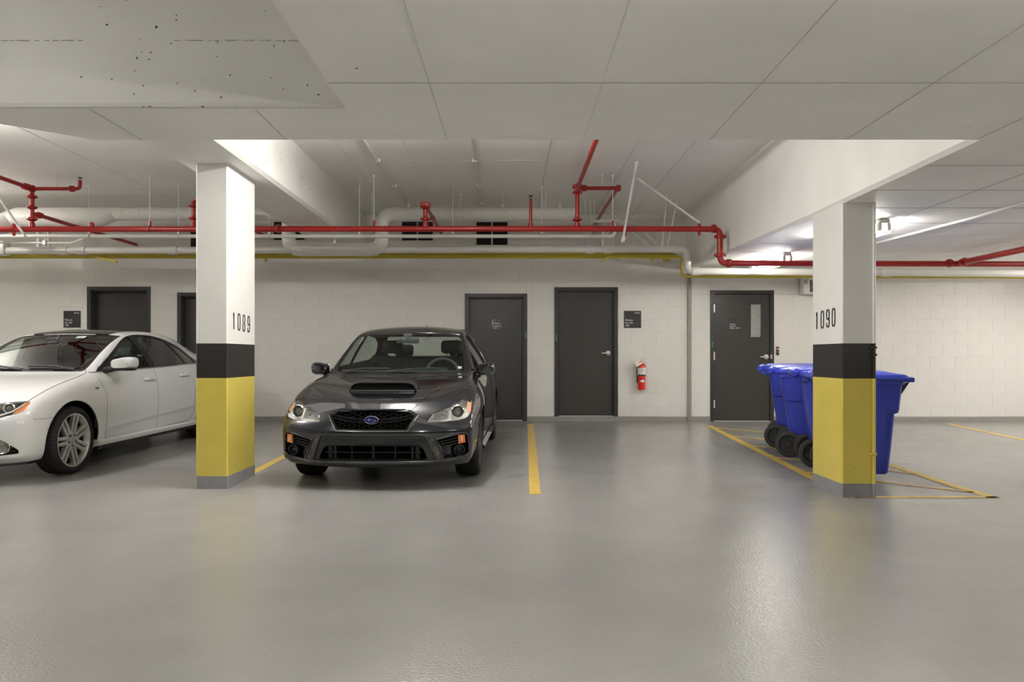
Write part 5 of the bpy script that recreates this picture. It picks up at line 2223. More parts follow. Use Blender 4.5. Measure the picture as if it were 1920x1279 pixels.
# lower intake: textured panel above, opening below
panel = roundpoly([(-0.445, 0.485), (0.445, 0.485), (0.485, 0.440), (0.545, 0.262), (-0.545, 0.262), (-0.485, 0.440)], 0.02, 3)
opn = roundpoly([(-0.40, 0.395), (0.40, 0.395), (0.44, 0.365), (0.475, 0.278), (-0.475, 0.278), (-0.44, 0.365)], 0.012, 2)
po = cut(bm, opn, (0, 2), front)
pp = cut(bm, panel, (0, 2), front)
mb = MB()
pp.sheet(0, mb, 0, (0, 0.018, 0))
pp.rim(0, (0, 0.018, 0), mb)
bi = mb.build('bumper_insert', 'car_plastic', gy, 40)
mb = MB()
po.sheet(0, mb, 0, (0, 0.16, 0))
po.rim(0, (0, 0.16, 0), mb)
mb.build('lower_intake', 'matte_black', gy, 0)
mb = MB()
for sg in (1, -1):
    a = [(0.10, 0.445), (0.43, 0.445), (0.45, 0.425), (0.10, 0.425)]
    surf_line(mb, sfg.front, [(sg * p[0], p[1]) for p in a] + [(sg * 0.10, 0.445)], 0.004, -0.016)
surf_line(mb, sfg.front, [(-0.13, 0.402), (0.13, 0.402)], 0.006, -0.014)
mb.build('insert_ribs', 'car_plastic', bi)
mb = MB()
for x in (-0.10, 0.10):
    mb.lathe([(0, 0), (0.006, 0), (0.006, 0.004), (0, 0.004)], 8, axis_m((x, dfn(x, 0.412) + 0.016, 0.412), (0, -1, 0)))
mb.build('plate_screws', 'gap', bi)
mb = MB()
for x, ww in ((0.0, 0.010), (-0.19, 0.004), (0.19, 0.004), (-0.34, 0.010), (0.34, 0.010), (-0.385, 0.018), (0.385, 0.018)):
    y = dfn(x, 0.33) + 0.06
    mb.box(x - ww, x + ww, y, y + 0.03, 0.275, 0.40)
mb.tube([(-0.42, dfn(0.42, 0.335) + 0.03, 0.335), (-0.2, dfn(0.2, 0.335) + 0.045, 0.335), (0.2, dfn(0.2, 0.335) + 0.045, 0.335), (0.42, dfn(0.42, 0.335) + 0.03, 0.335)], 0.005, 6)
mb.build('intake_bars', 'car_plastic', gy)
# fog lamp pockets
for sg in (1, -1):
    fp = [(0.535, 0.445), (0.74, 0.492), (0.79, 0.498), (0.815, 0.475), (0.83, 0.325), (0.795, 0.290), (0.605, 0.268), (0.62, 0.325)]
    if sg < 0:
        fp = mirror_poly(fp)
    pc = cut(bm, roundpoly(fp, 0.02, 3), (0, 2), front)
    mb = MB()
    pc.sheet(0, mb, 0, (-sg * 0.02, 0.075, 0))
    pc.rim(0, (-sg * 0.02, 0.075, 0), mb)
    fk = mb.build('fog_lamp_pocket', 'trim_gloss', gy, 30)
    mb = MB()
    op = roundpoly(fp, 0.02, 3)
    mb.tube([Vector((x, dfn(x, z) - 0.001, z)) for x, z in op], 0.006, 6, closed=True)
    mb.build('pocket_highlight_rim', 'grey_car_paint', fk)  # tube added along the pocket edge to catch a highlight
    mb = MB()
    bl = []
    for x, z, h in ((0.500, 0.462, 0.006), (0.520, 0.41, 0.028), (0.55, 0.33, 0.032), (0.575, 0.266, 0.008)):
        bl.append([Vector((sg * (x - 0.035), dfn(sg * (x - 0.035), z) + 0.004, z)), Vector((sg * x, dfn(sg * x, z) - h, z)), Vector((sg * (x + 0.030), dfn(sg * (x + 0.03), z) + 0.004, z)), Vector((sg * x, dfn(sg * x, z) + 0.03, z))])
    mb.loft(bl)
    mb.build('bumper_blade', 'grey_car_paint', gy, 30)
    mb = MB()
    for k in range(4):
        z = 0.378 + k * 0.024
        x0_, x1_ = 0.60 - 0.012 * k, 0.725
        mb.loft([[Vector((sg * x, dfn(sg * x, z + 0.2 * (x - 0.6)) + o, z + 0.2 * (x - 0.6) + h)) for o, h in ((0.02, -0.003), (0.02, 0.004), (0.06, 0.008), (0.06, -0.008))] for x in (x0_, (x0_ + x1_) / 2, x1_)])
    mb.build('pocket_slats', 'car_plastic', fk, 30)
    y0_ = dfn(sg * 0.735, 0.345)
    m = axis_m((sg * 0.735, y0_ + 0.062, 0.338), (sg * 0.25, -1, 0))
    mb = MB()
    mb.lathe([(0.026, 0.0), (0.058, 0.0), (0.060, 0.02), (0.050, 0.038), (0.040, 0.036), (0.026, 0.008)], 26, m, close=True)
    mb.build('fog_lamp_bezel', 'trim_gloss', fk)
    mb = MB()
    mb.lathe([(0, 0.004), (0.036, 0.004), (0.034, 0.012), (0.014, 0.018), (0.006, 0.028), (0, 0.03)], 20, m)
    mb.build('fog_lamp_cap', 'black', fk)
    # amber marker
    am = [(0.735, 0.478), (0.79, 0.482), (0.795, 0.41), (0.737, 0.40)]
    y1_ = dfn(sg * 0.765, 0.44)
    mb = MB()
    vs = []
    for o in (0.045, -0.004):
        for x, z in am:
            vs.append((sg * x, dfn(sg * x, z) + o, z))
    mb.add(vs, [(4, 5, 6, 7), (0, 1, 5, 4), (1, 2, 6, 5), (2, 3, 7, 6), (3, 0, 4, 7)])
    ak = mb.build('marker_lamp', 'amber', fk, 20)
    mb = MB()
    mb.rbox(sg * 0.765 - 0.008, sg * 0.765 + 0.008, dfn(sg * 0.765, 0.44) - 0.010, dfn(sg * 0.765, 0.44), 0.42, 0.465, 0.003, 1)
    mb.build('marker_bulb', 'amber_pale', ak)
# headlamps
for sg in (1, -1):
    hp = [(0.470, 0.600), (0.515, 0.668), (0.64, 0.715), (0.775, 0.770), (0.818, 0.765), (0.838, 0.73), (0.840, 0.665), (0.80, 0.622), (0.735, 0.605), (0.66, 0.604), (0.63, 0.598)]
    if sg < 0:
        hp = mirror_poly(hp)
    pc = cut(bm, roundpoly(hp, 0.008, 2), (0, 2), lambda c, n: c.y < 1.0 - YM)
    hl = pc.sheet(-0.001).build('headlamp', 'lamp_lens', gy, 60)
    mb = MB()
    pc.sheet(-0.05, mb, 0, (0, 0.05, 0))
    pc.rim(-0.002, (0, 0.05, 0), mb, 0, -0.05)
    mb.build('reflector_bowl', 'reflector', hl, 40)

    def lp(x, z, o):
        return Vector((sg * x, dfn(sg * x, z) + o, z))
    m = axis_m(lp(0.715, 0.672, 0.055), (sg * 0.15, -1, 0.05))
    mb = MB()
    mb.lathe([(0.058, 0.0), (0.060, 0.03), (0.052, 0.038), (0.046, 0.03), (0.044, 0.0)], 26, m, close=True)
    mb.build('projector_ring', 'chrome', hl)
    mb = MB()
    mb.lathe([(0.0, 0.0), (0.045, 0.0), (0.044, 0.008), (0.036, 0.022), (0.02, 0.030), (0, 0.032)], 24, m)
    mb.build('projector_lens', 'lens_core', hl)
    mb = MB()
    m2 = axis_m(lp(0.59, 0.645, 0.05), (sg * 0.1, -1, 0))
    mb.lathe([(0, 0.0), (0.014, 0.0), (0.012, 0.02), (0, 0.022)], 12, m2)
    mb.build('lamp_bulb', 'chrome', hl)
    mb = MB()
    for k in range(7):
        z = 0.612 + k * 0.011
        mb.tube([lp(0.51 + 0.004 * k, z, 0.045), lp(0.635, z + 0.006, 0.042)], 0.003, 5)
    mb.build('lamp_flutes', 'lamp_dark', hl)
    mb = MB()
    mb.add([lp(0.655, 0.61, 0.03), lp(0.648, 0.70, 0.03), lp(0.66, 0.70, 0.02), lp(0.668, 0.61, 0.02)], [(0, 1, 2, 3)])
    mb.build('lamp_divider', 'chrome', hl)
    mb = MB()
    aps = [(0.792, 0.748), (0.826, 0.738), (0.832, 0.675), (0.80, 0.66)]
    mb.add([lp(x, z, 0.004 + 0.012) for x, z in aps], [(0, 1, 2, 3)])
    mb.build('turn_signal', 'amber_pale', hl, 0)
# hood scoop
mb = MB()
xw = 0.315
rings = []
sects = ((0.50, 0.0, 1.0), (0.505, 0.085, 1.0), (0.54, 0.092, 1.02), (0.68, 0.080, 1.0), (0.84, 0.042, 0.93), (0.98, -0.004, 0.82))
for l, h, kx in sects:
    pts = []
    for k in range(25):
        u = -1 + 2 * k / 24
        x = u * xw * kx
        p, n = sfg.above(x, l - YM)
        prof_ = max(0, (1 - abs(u) ** 9))
        pts.append(Vector((x, l - YM, p.z - 0.004 + h * prof_ ** 0.6)))
    rings.append(pts)
vs = [p for r_ in rings[1:] for p in r_]
mb.add(vs, [(i * 25 + j, i * 25 + j + 1, (i + 1) * 25 + j + 1, (i + 1) * 25 + j) for i in range(len(rings) - 2) for j in range(24)])
sc = mb.build('hood_scoop', 'grey_car_paint', gy, 60)
mb = MB()
r0_ = [Vector((p.x * 0.985, p.y + 0.012, p.z - 0.010)) for p in rings[1]]
b0_ = [Vector((p.x * 0.985, p.y + 0.012, sfg.above(p.x, p.y)[0].z + 0.012)) for p in rings[1]]
b1_ = [Vector((p.x, p.y + 0.20, p.z + 0.02)) for p in b0_]
mb.add(r0_ + b0_, [(i, i + 1, 25 + i + 1, 25 + i) for i in range(24)])
mb.build('scoop_mouth', 'matte_black', sc, 0)
mb = MB()
mb.tube([Vector((p.x, p.y + 0.004, p.z - 0.003)) for p in rings[1]], 0.006, 6)
mb.build('scoop_lip', 'grey_car_paint', sc)
mb = MB()
lo = [Vector((x * 0.94, 0.495 - YM + 0.0, sfg.above(x, 0.495 - YM)[0].z + 0.002)) for x in [-xw + 2 * xw * k / 16 for k in range(17)]]
mb.loft([[p + Vector((0, -0.01, 0)), p + Vector((0, 0.0, 0.016)), p + Vector((0, 0.02, 0.014)), p + Vector((0, 0.02, 0))] for p in lo])
mb.build('scoop_sill', 'trim_gloss', sc, 40)
# panel gaps
gap(gy, lambda x, z: sfg.above(x, z), [(-0.70, 0.50 - YM), (-0.45, 0.27 - YM), (-0.2, 0.19 - YM), (0, 0.175 - YM), (0.2, 0.19 - YM), (0.45, 0.27 - YM), (0.70, 0.50 - YM)], 0.0022)
for sg in (1, -1):
    gap(gy, lambda x, y: sfg.above(x, y), [(sg * 0.70, 0.50 - YM), (sg * 0.735, 0.70 - YM), (sg * 0.745, 1.0 - YM), (sg * 0.74, 1.25 - YM), (sg * 0.715, 1.36 - YM)], 0.0026)
    sd = lambda y, z, sg=sg: sfg.side(y, z, sg)
    gap(gy, sd, yl([(1.42, 0.98), (1.40, 0.80), (1.33, 0.60), (1.30, 0.30)]), 0.003)
    gap(gy, sd, yl([(2.70, 1.03), (2.70, 0.60), (2.62, 0.28)]), 0.003)
    gap(gy, sd, yl([(3.62, 1.05), (3.50, 0.85), (3.25, 0.65), (3.14, 0.5), (3.08, 0.28)]), 0.003)
    gap(gy, sd, yl([(1.32, 0.27), (2.3, 0.265), (3.1, 0.27)]), 0.003)
    gap(gy, sd, yl([(0.62, 0.665), (0.66, 0.60), (0.62, 0.50)]), 0.003)
# door handles, sills, fender marker, mirrors, wipers, aerial fin
for sg in (1, -1):
    for l in (2.52, 3.42):
        p, n = sfg.side(l - YM, 0.90, sg)
        mb = MB()
        mb.tube(fillet([p + Vector((0, -0.10, 0)), p + n * 0.035 + Vector((0, -0.08, 0)), p + n * 0.035 + Vector((0, 0.08, 0)), p + Vector((0, 0.10, 0))], 0.02), 0.011, 8)
        mb.build('door_handle', 'grey_car_paint', gy)
    mb = MB()
    mb.loft([[Vector((sg * x, l - YM, z)) for x, z in ((0.80, 0.19), (0.880, 0.19), (0.893, 0.215), (0.86, 0.25))] for l in (1.33, 2.2, 3.08)])
    mb.build('side_skirt', 'grey_car_paint', gy, 30)
    mb = MB()
    surf_line(mb, lambda y, z, sg=sg: sfg.side(y, z, sg), yl([(1.50, 1.0), (2.6, 1.008), (3.6, 1.035)]), 0.009, 0.002)
    mb.build('belt_moulding', 'trim_gloss', gy)
mirrors(gy, 'grey_car_paint', 1.50 - YM, 1.005, 0.885, 0.20, 0.14)
wipers(gy, sfg, 0.978, ((-0.60, -0.10), (-0.12, 0.50)))
mb = MB()
mb.loft([[Vector((sx_ * wv, 3.30 - YM + ll, 1.445 + zz)) for sx_, zz in ((-1, 0), (-0.3, h), (0.3, h), (1, 0))] for ll, wv, h in ((0, 0.012, 0.01), (0.08, 0.022, 0.045), (0.14, 0.022, 0.06), (0.16, 0.02, 0.0))])
mb.build('roof_fin', 'grey_car_paint', gy)
finish_shell(bm, 'car_body', 'grey_car_paint', gy)
# cabin
dashboard(gy, 1.72, 0.985, 0.70)
steering(gy, 0.37, 2.02 - YM, 0.93, 68)
seat(gy, 0.37, 2.55 - YM, 0.52)
seat(gy, -0.37, 2.55 - YM, 0.52)
seat(gy, 0.0, 3.45 - YM, 0.52, wd=1.25, back=0.56)
mb = MB()
for x in (-0.52, -0.22, 0.22, 0.52):
    mb.rbox(x - 0.012, x + 0.012, 0, 0.02, 0.22, 0.30, 0.003, 1, 0, Matrix.Translation((0, 3.60 - YM, 0.60)))
mb.build('belt_buckles', 'seat_grey', gy)
mb = MB()
mb.box(-0.75, 0.75, 1.4 - YM, 4.0 - YM, 0.28, 0.34)
mb.box(-0.75, 0.75, 1.35 - YM, 1.42 - YM, 0.3, 0.93)
mb.box(-0.72, 0.72, 3.80 - YM, 4.1 - YM, 0.98, 1.0)
mb.build('cabin_floor', 'car_inner', gy)
mb = MB()
mb.rbox(-0.125, 0.125, 1.90 - YM, 1.925 - YM, 1.275, 1.335, 0.012, 2)
mb.tube([(0, 1.90 - YM, 1.33), (0, 1.93 - YM, 1.375)], 0.012, 8)
mb.rbox(-0.045, 0.045, 1.90 - YM, 1.97 - YM, 1.345, 1.385, 0.01, 2)
mb.build('interior_mirror', 'dash', gy)
mb = MB()
p, n = sfg.front(0.62, 1.02)
mb.rbox(0.60, 0.64, p.y + 0.01, p.y + 0.014, 1.008, 1.035, 0.002, 1)
mb.build('windscreen_sticker', 'sign_white', gy)
for sg in (1, -1):
    tyre_wheel(gy, Vector((sg * 0.765, 0.90 - YM, 0.322)), sg, 0.322, 0.235, 0.218, 5, 'alloy_dark')
    tyre_wheel(gy, Vector((sg * 0.77, 3.55 - YM, 0.322)), sg, 0.322, 0.235, 0.218, 5, 'alloy_dark')
mb = MB()
mb.box(-0.66, 0.66, 0.85 - YM, 0.95 - YM, 0.27, 0.33)
mb.box(-0.66, 0.66, 3.5 - YM, 3.6 - YM, 0.27, 0.33)
mb.build('axle', 'car_inner', gy)


def place_car(o, xf, yf, yaw, l_axle=0.9):
    """stand the car on the sloping floor; xf, yf = middle of the nose"""
    pitch = math.atan(SL) * 0.93
    o.rotation_euler = (pitch, 0, yaw)
    o.location = (xf - YM * math.sin(yaw), yf + YM * math.cos(yaw), 0)
    ya = yf + 0.9
    o.location.z = fz(ya) + (YM - 0.9) * math.sin(pitch) + 0.001


place_car(gy, -1.203, 6.67, -yawg)
# ================================================================== the white sedan
mat('fog_glass', (0.30, 0.30, 0.29), 0.12, metal=0.6)
wc = thing('sedan_car', 'white sedan with a sunroof and silver twin-spoke wheels parked left of the left column', 'car')
SPW = dict(
    top=[(0.13, 0.175, 0.80, 0.40, 0.19), (0.045, 0.24, 0.85, 0.31, 0.25), (0.02, 0.36, 0.865, 0.29, 0.37), (-0.01, 0.48, 0.87, 0.28, 0.49),
         (-0.005, 0.58, 0.87, 0.29, 0.59), (0.03, 0.66, 0.86, 0.33, 0.68), (0.10, 0.745, 0.82, 0.43, 0.765),
         (0.40, 0.825, 0.81, 0.64, 0.845), (0.75, 0.89, 0.81, 0.90, 0.91), (1.08, 0.94, 0.805, 1.16, 0.95), (1.33, 0.975, 0.77, 1.36, 0.98),
         (1.68, 1.19, 0.695, 1.70, 1.185), (2.02, 1.38, 0.62, 2.10, 1.365),
         (2.40, 1.44, 0.605, 2.42, 1.405), (2.80, 1.445, 0.60, 2.80, 1.405), (3.20, 1.42, 0.585, 3.2, 1.355), (3.50, 1.355, 0.575, 3.48, 1.28),
         (3.85, 1.20, 0.615, 3.80, 1.135), (4.20, 1.065, 0.71, 4.10, 1.04), (4.42, 1.06, 0.77, 4.34, 1.025), (4.66, 1.05, 0.77, 4.52, 1.0),
         (4.70, 0.90, 0.80, 4.5, 0.88), (4.72, 0.75, 0.83, 4.48, 0.74), (4.73, 0.60, 0.845, 4.46, 0.6), (4.72, 0.46, 0.845, 4.46, 0.46), (4.68, 0.32, 0.83, 4.46, 0.32), (4.60, 0.21, 0.80, 4.42, 0.22)],
    belt=[(0.87, 1.95, 0.965), (0.88, 2.65, 0.965), (0.87, 3.30, 0.97)],
    side=[(0.85, 0.20), (0.905, 0.27), (0.925, 0.42), (0.928, 0.58), (0.932, 0.74), (0.915, 0.89)], zs_ref=0.985,
    side_l=[0.58, 0.87, 1.18, 1.42, 1.95, 2.65, 3.25, 3.75, 4.20], side_k=[0.985, 1.0, 1.0, 0.99, 0.985, 0.985, 0.99, 1.0, 0.985],
    belt_crease=0.5, nose_crease=0.35, corner_crease=0.15, extra_crease=[(1, 0.5)])
bm = car_shell(SPW)
sfw = Surf(bm)
arches(bm, wc, ((0.87, 0.335), (3.66, 0.335)), 0.385, 'white_car_paint')
dfw = lambda x, z: (lambda h: h[0].y if h[0] else -YM + 0.3)(sfw.front(x, z))
ws_o = roundpoly([(-0.695, 0.985), (0.695, 0.985), (0.605, 1.362), (0.45, 1.375), (0, 1.382), (-0.45, 1.375), (-0.605, 1.362)], [0.02, 0.02, 0.02, 0, 0, 0, 0.02])
ws_i = roundpoly([(-0.665, 1.008), (0.665, 1.008), (0.585, 1.350), (0.45, 1.362), (0, 1.369), (-0.45, 1.362), (-0.585, 1.350)], [0.10, 0.10, 0.02, 0, 0, 0, 0.02])
wsf = lambda c, n: 1.2 < c.y + YM < 2.25
p_i = cut(bm, ws_i, (0, 2), wsf)
p_o = cut(bm, ws_o, (0, 2), wsf)
p_i.sheet(-0.004).build('windscreen', 'windscreen', wc, 60)
p_o.slab(-0.008, -0.003).build('windscreen_border', 'trim_gloss', wc, 60)
rw = roundpoly([(-0.64, 1.10), (0.64, 1.10), (0.54, 1.32), (-0.54, 1.32)], 0.05)
cut(bm, rw, (0, 2), lambda c, n: c.y + YM > 3.4 and c.z > 1.06).sheet(-0.004).build('rear_window', 'side_glass', wc, 60)
dlo = roundpoly(yl([(1.41, 0.978), (3.56, 1.005), (3.53, 1.045), (3.28, 1.235), (2.98, 1.325), (2.70, 1.368), (2.40, 1.378), (2.18, 1.352), (2.02, 1.290), (1.78, 1.165)]), [0.02, 0.03, 0.03, 0.1, 0.1, 0.1, 0.1, 0.1, 0.1, 0.1])
fw = roundpoly(yl([(1.62, 0.997), (2.305, 1.005), (2.28, 1.19), (2.235, 1.345), (2.16, 1.330), (2.03, 1.268), (1.82, 1.150)]), [0.015, 0.015, 0, 0.02, 0.06, 0.05, 0.05])
rwn = roundpoly(yl([(2.425, 1.007), (3.14, 1.017), (3.07, 1.16), (2.96, 1.298), (2.70, 1.346), (2.36, 1.358), (2.385, 1.22)]), [0.015, 0.015, 0, 0.03, 0.05, 0.02, 0])
qw = roundpoly(yl([(3.175, 1.018), (3.47, 1.022), (3.28, 1.190), (3.02, 1.288), (3.10, 1.18)]), [0.01, 0.01, 0.05, 0.01, 0])
for sg in (1, -1):
    sfilt = lambda c, n, sg=sg: c.x * sg > 0.45
    p1 = cut(bm, fw, (1, 2), sfilt)
    p2 = cut(bm, rwn, (1, 2), sfilt)
    p3 = cut(bm, qw, (1, 2), sfilt)
    p4 = cut(bm, dlo, (1, 2), sfilt)
    p1.sheet(-0.008).build('side_window', 'side_glass', wc, 60)
    for p_ in (p2, p3):
        p_.sheet(-0.008).build('side_window', 'tinted_glass', wc, 60)
    mb = MB()
    p4.slab(-0.010, -0.001, mb)
    p1.rim(-0.001, (0, 0, 0), mb, 0, -0.010)
    p2.rim(-0.001, (0, 0, 0), mb, 0, -0.010)
    p3.rim(-0.001, (0, 0, 0), mb, 0, -0.010)
    mb.build('window_frame', 'trim_gloss', wc, 40)
    mb = MB()
    surf_line(mb, lambda y, z, sg=sg: sfw.side(y, z, sg), yl([(1.32, 0.972), (2.4, 0.988), (3.56, 1.002)]), 0.006, 0.002)
    mb.build('chrome_strip', 'chrome', wc)
# sunroof
sr = roundpoly([(-0.46, 2.12 - YM), (0.46, 2.12 - YM), (0.46, 2.72 - YM), (-0.46, 2.72 - YM)], 0.05)
pc = cut(bm, sr, (0, 1), lambda c, n: c.z > 1.3)
pc.slab(-0.006, 0.006).build('sunroof', 'sunroof_glass', wc, 60)
# headlamps
for sg in (1, -1):
    hp = [(0.43, 0.635), (0.47, 0.715), (0.62, 0.742), (0.75, 0.752), (0.795, 0.750), (0.815, 0.735), (0.818, 0.668), (0.78, 0.645), (0.67, 0.612), (0.55, 0.600)]
    if sg < 0:
        hp = mirror_poly(hp)
    pc = cut(bm, roundpoly(hp, 0.015, 3), (0, 2), lambda c, n: c.y < 0.8 - YM)
    hl = pc.sheet(-0.001).build('headlamp', 'lamp_lens', wc, 60)
    mb = MB()
    pc.sheet(-0.05, mb, 0, (0, 0.05, 0))
    pc.rim(-0.002, (0, 0.05, 0), mb, 0, -0.05)
    mb.build('lamp_bowl', 'lamp_dark', hl, 40)

    def lp(x, z, o):
        return Vector((sg * x, dfw(sg * x, z) + o, z))
    m = axis_m(lp(0.685, 0.692, 0.05), (sg * 0.5, -1, 0.05))
    mb = MB()
    mb.lathe([(0.046, 0.0), (0.050, 0.03), (0.042, 0.036), (0.036, 0.03), (0.034, 0.0)], 26, m, close=True)
    mb.build('projector_ring', 'chrome', hl)
    mb = MB()
    mb.lathe([(0.0, 0.0), (0.036, 0.0), (0.034, 0.012), (0.02, 0.024), (0, 0.026)], 24, m)
    mb.build('projector_lens', 'lens_core', hl)
    mb = MB()
    mb.tube([lp(0.49, 0.622, 0.022), lp(0.59, 0.622, 0.022), lp(0.67, 0.635, 0.022), lp(0.735, 0.665, 0.022), lp(0.765, 0.705, 0.022), lp(0.775, 0.735, 0.022)], [0.010, 0.010, 0.009, 0.008, 0.006, 0.004], 8)
    mb.build('light_strip', 'reflector', hl)
    mb = MB()
    aps = [(0.785, 0.745), (0.810, 0.732), (0.812, 0.672), (0.775, 0.650), (0.745, 0.640), (0.772, 0.70)]
    mb.add([lp(x, z, 0.012) for x, z in aps], [tuple(range(6))])
    mb.build('turn_signal', 'amber', hl, 0)
# fog lamps in dark pockets
for sg in (1, -1):
    fp = [(0.46, 0.275), (0.48, 0.41), (0.62, 0.428), (0.70, 0.412), (0.745, 0.365), (0.79, 0.315), (0.785, 0.280), (0.65, 0.270)]
    if sg < 0:
        fp = mirror_poly(fp)
    pc = cut(bm, roundpoly(fp, 0.012, 2), (0, 2), lambda c, n: c.y < 0.8 - YM)
    mb = MB()
    pc.sheet(-0.01, mb, 0, (0, 0.06, 0))
    pc.rim(0, (0, 0.06, 0), mb, 0, -0.01)
    fk = mb.build('fog_lamp_pocket', 'plastic_black', wc, 30)

    def lp(x, z, o):
        return Vector((sg * x, dfw(sg * x, z) + o, z))
    m = axis_m(lp(0.675, 0.35, 0.03), (sg * 0.45, -1, 0))
    mb = MB()
    mb.lathe([(0.052, 0.0), (0.064, 0.0), (0.064, 0.022), (0.058, 0.028), (0.052, 0.022)], 28, m, close=True)
    mb.build('fog_lamp_ring', 'chrome', fk)
    mb = MB()
    mb.lathe([(0, -0.02), (0.052, 0.016), (0.04, 0.020), (0, 0.024)], 24, m)
    mb.build('fog_lamp_lens', 'fog_glass', fk)
    mb = MB()
    for z in (0.345, 0.312):
        mb.loft([[lp(x, z + dz_, o) for o, dz_ in ((0.0, -0.004), (0.0, 0.004), (0.05, 0.006), (0.05, -0.006))] for x in (0.72, 0.745, 0.77)])
    mb.build('pocket_fins', 'trim_gloss', fk, 30)
# grille and lower intake at the nose
gq = roundpoly([(-0.36, 0.70), (0.36, 0.70), (0.39, 0.62), (0.30, 0.30), (-0.30, 0.30), (-0.39, 0.62)], 0.04, 3)
pc = cut(bm, gq, (0, 2), lambda c, n: c.y < 0.6 - YM)
mb = MB()
pc.sheet(0, mb, 0, (0, 0.06, 0))
pc.rim(0, (0, 0.06, 0), mb)
gk = mb.build('grille', 'matte_black', wc, 0)
mb = MB()
for k in range(9):
    z = 0.33 + k * 0.042
    xw_ = 0.30 + (z - 0.30) * 0.28 - 0.01
    mb.tube([(x, dfw(x, z) + 0.02, z) for x in [xw_ * (q / 4 - 1) for q in range(9)]], 0.006, 6)
mb.build('grille_bars', 'chrome', gk)
# panel gaps
for sg in (1, -1):
    gap(wc, lambda x, y: sfw.above(x, y), [(sg * 0.79, 0.40 - YM), (sg * 0.795, 0.55 - YM), (sg * 0.79, 0.80 - YM), (sg * 0.775, 1.10 - YM), (sg * 0.745, 1.30 - YM), (sg * 0.70, 1.36 - YM)], 0.0030)
    sd = lambda y, z, sg=sg: sfw.side(y, z, sg)
    gap(wc, sd, yl([(1.335, 0.965), (1.345, 0.90), (1.385, 0.75), (1.375, 0.50), (1.36, 0.285)]), 0.0020)
    gap(wc, sd, yl([(2.36, 1.03), (2.375, 0.75), (2.36, 0.29)]), 0.0020)
    gap(wc, sd, yl([(3.42, 1.06), (3.40, 0.90), (3.24, 0.70), (3.20, 0.40), (3.10, 0.29)]), 0.0024)
    gap(wc, sd, yl([(1.36, 0.285), (2.3, 0.283), (3.1, 0.29)]), 0.0026)
    gap(wc, sd, yl([(0.36, 0.585), (0.48, 0.580), (0.555, 0.585)]), 0.0016)
# sills, creases, handles, badge
for sg in (1, -1):
    mb = MB()
    mb.loft([[Vector((sg * x, l - YM, z)) for x, z in ((0.82, 0.205), (0.918, 0.225), (0.930, 0.262), (0.90, 0.285), (0.84, 0.285))] for l in (1.23, 1.30, 2.2, 3.12, 3.25)])
    mb.build('side_sill', 'white_car_paint', wc, 30)
    mb = MB()
    mb.loft([[Vector((sg * x, l - YM, z)) for x, z in ((0.80, 0.17), (0.895, 0.185), (0.905, 0.222), (0.82, 0.225))] for l in (1.26, 2.2, 3.22)])
    mb.build('sill_underside', 'plastic_black', wc, 30)
    mb = MB()
    pts = []
    for l, z in ((1.40, 0.40), (2.0, 0.425), (2.6, 0.45), (3.17, 0.475)):
        p, n = sfw.side(l - YM, z, sg)
        q, n2 = sfw.side(l - YM, z - 0.045, sg)
        pts.append([p + n * -0.002, p + n * 0.009, (p + q) / 2 + n * 0.004, q - n * 0.002])
    mb.loft(pts)
    mb.build('door_crease', 'white_car_paint', wc, 60)
    for l, z in ((2.21, 0.858), (3.00, 0.868)):
        p, n = sfw.side(l - YM, z, sg)
        mb = MB()
        mb.tube(fillet([p + Vector((0, -0.10, 0)), p + n * 0.038 + Vector((0, -0.085, 0)), p + n * 0.038 + Vector((0, 0.085, 0)), p + Vector((0, 0.10, 0))], 0.025), 0.014, 8)
        dh = mb.build('door_handle', 'white_car_paint', wc)
        mb = MB()
        mb.lathe([(0, 0), (0.036, 0), (0.032, 0.006), (0, 0.004)], 20, axis_m(p + Vector((0, 0, 0.018)) - n * 0.002, n))
        mb.build('handle_cup', 'white_car_paint', dh)
    p, n = sfw.side(1.25 - YM, 0.815, sg)
    mb = MB()
    mb.rbox(p.x - 0.003, p.x + 0.003, p.y - 0.03, p.y + 0.03, p.z - 0.009, p.z + 0.009, 0.002, 1)
    mb.build('fender_badge', 'chrome', wc)
mirrors(wc, 'white_car_paint', 1.47 - YM, 1.06, 1.00, 0.25, 0.135, 0.12, two_tone=True)
wipers(wc, sfw, 0.998, ((0.60, 0.05), (0.02, -0.55)))
finish_shell(bm, 'car_body', 'white_car_paint', wc)
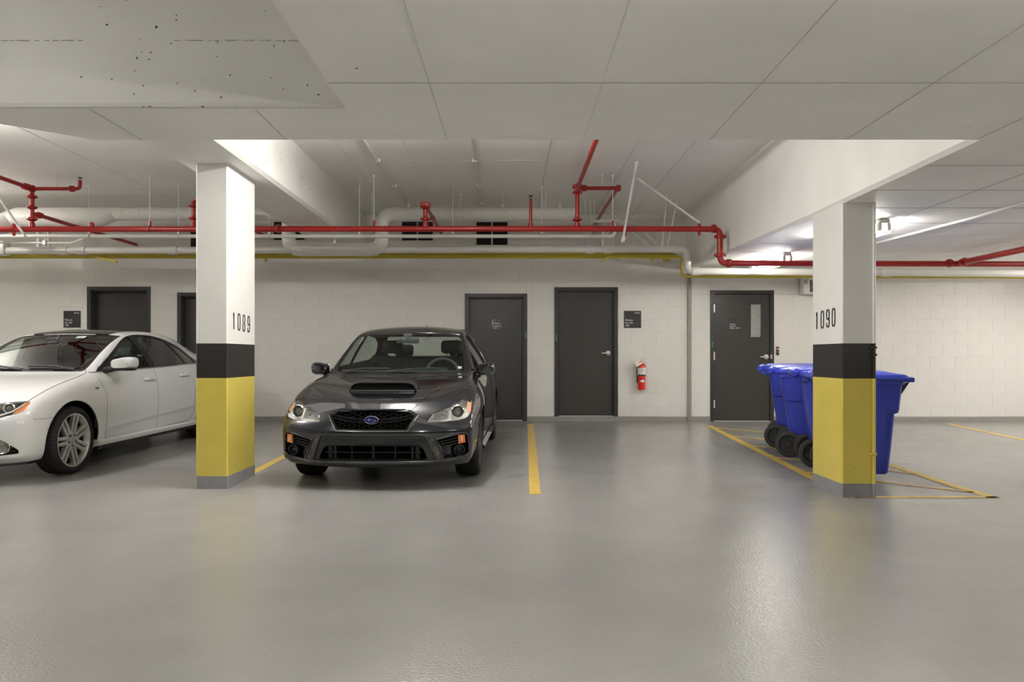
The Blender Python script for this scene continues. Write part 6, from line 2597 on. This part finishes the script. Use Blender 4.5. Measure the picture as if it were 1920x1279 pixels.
# dark apron under the bumper
mb = MB()
mb.loft([[Vector((x, yq_ - YM, z)) for yq_, z in ((0.10 + 0.33 * abs(x / 0.75) ** 2.6, 0.185), (0.10 + 0.33 * abs(x / 0.75) ** 2.6, 0.16), (0.6, 0.16), (0.6, 0.20))] for x in [0.75 * (k / 6 - 1) for k in range(13)]])
mb.build('front_apron', 'plastic_black', wc, 30)
dashboard(wc, 1.72, 0.985, 0.72)
steering(wc, 0.37, 2.02 - YM, 0.94, 68)
seat(wc, 0.37, 2.52 - YM, 0.50, 'seat_grey')
seat(wc, -0.37, 2.52 - YM, 0.50, 'seat_grey')
seat(wc, 0.0, 3.45 - YM, 0.50, 'seat_grey', wd=1.25, back=0.54)
mb = MB()
mb.box(-0.75, 0.75, 1.4 - YM, 4.0 - YM, 0.28, 0.34)
mb.box(-0.75, 0.75, 1.35 - YM, 1.42 - YM, 0.3, 0.93)
mb.box(-0.72, 0.72, 3.80 - YM, 4.1 - YM, 0.98, 1.0)
mb.build('cabin_floor', 'car_inner', wc)
mb = MB()
mb.rbox(-0.125, 0.125, 1.90 - YM, 1.925 - YM, 1.255, 1.315, 0.02, 2)
mb.tube([(0, 1.90 - YM, 1.31), (0, 1.95 - YM, 1.37)], 0.012, 8)
mb.build('interior_mirror', 'dash', wc)
p, n = sfw.front(0.20, 1.345)
mb = MB()
mb.add([p + Vector((-0.06, 0.006, -0.012)), p + Vector((0.05, 0.006, -0.012)), p + Vector((0.06, 0.040, 0.012)), p + Vector((-0.045, 0.040, 0.012))], [(0, 1, 2, 3)])
mb.build('windscreen_tag', 'sign_white', wc)
for sg in (1, -1):
    tyre_wheel(wc, Vector((sg * 0.795, 0.87 - YM, 0.331)), sg, 0.331, 0.245, 0.258, 7, 'alloy', steer=R(2))
    tyre_wheel(wc, Vector((sg * 0.795, 3.66 - YM, 0.331)), sg, 0.331, 0.245, 0.258, 7, 'alloy')
mb = MB()
mb.box(-0.66, 0.66, 0.82 - YM, 0.92 - YM, 0.27, 0.33)
mb.box(-0.66, 0.66, 3.6 - YM, 3.7 - YM, 0.27, 0.33)
mb.build('axle', 'car_inner', wc)
place_car(wc, -5.26, 6.79, -R(5.2))
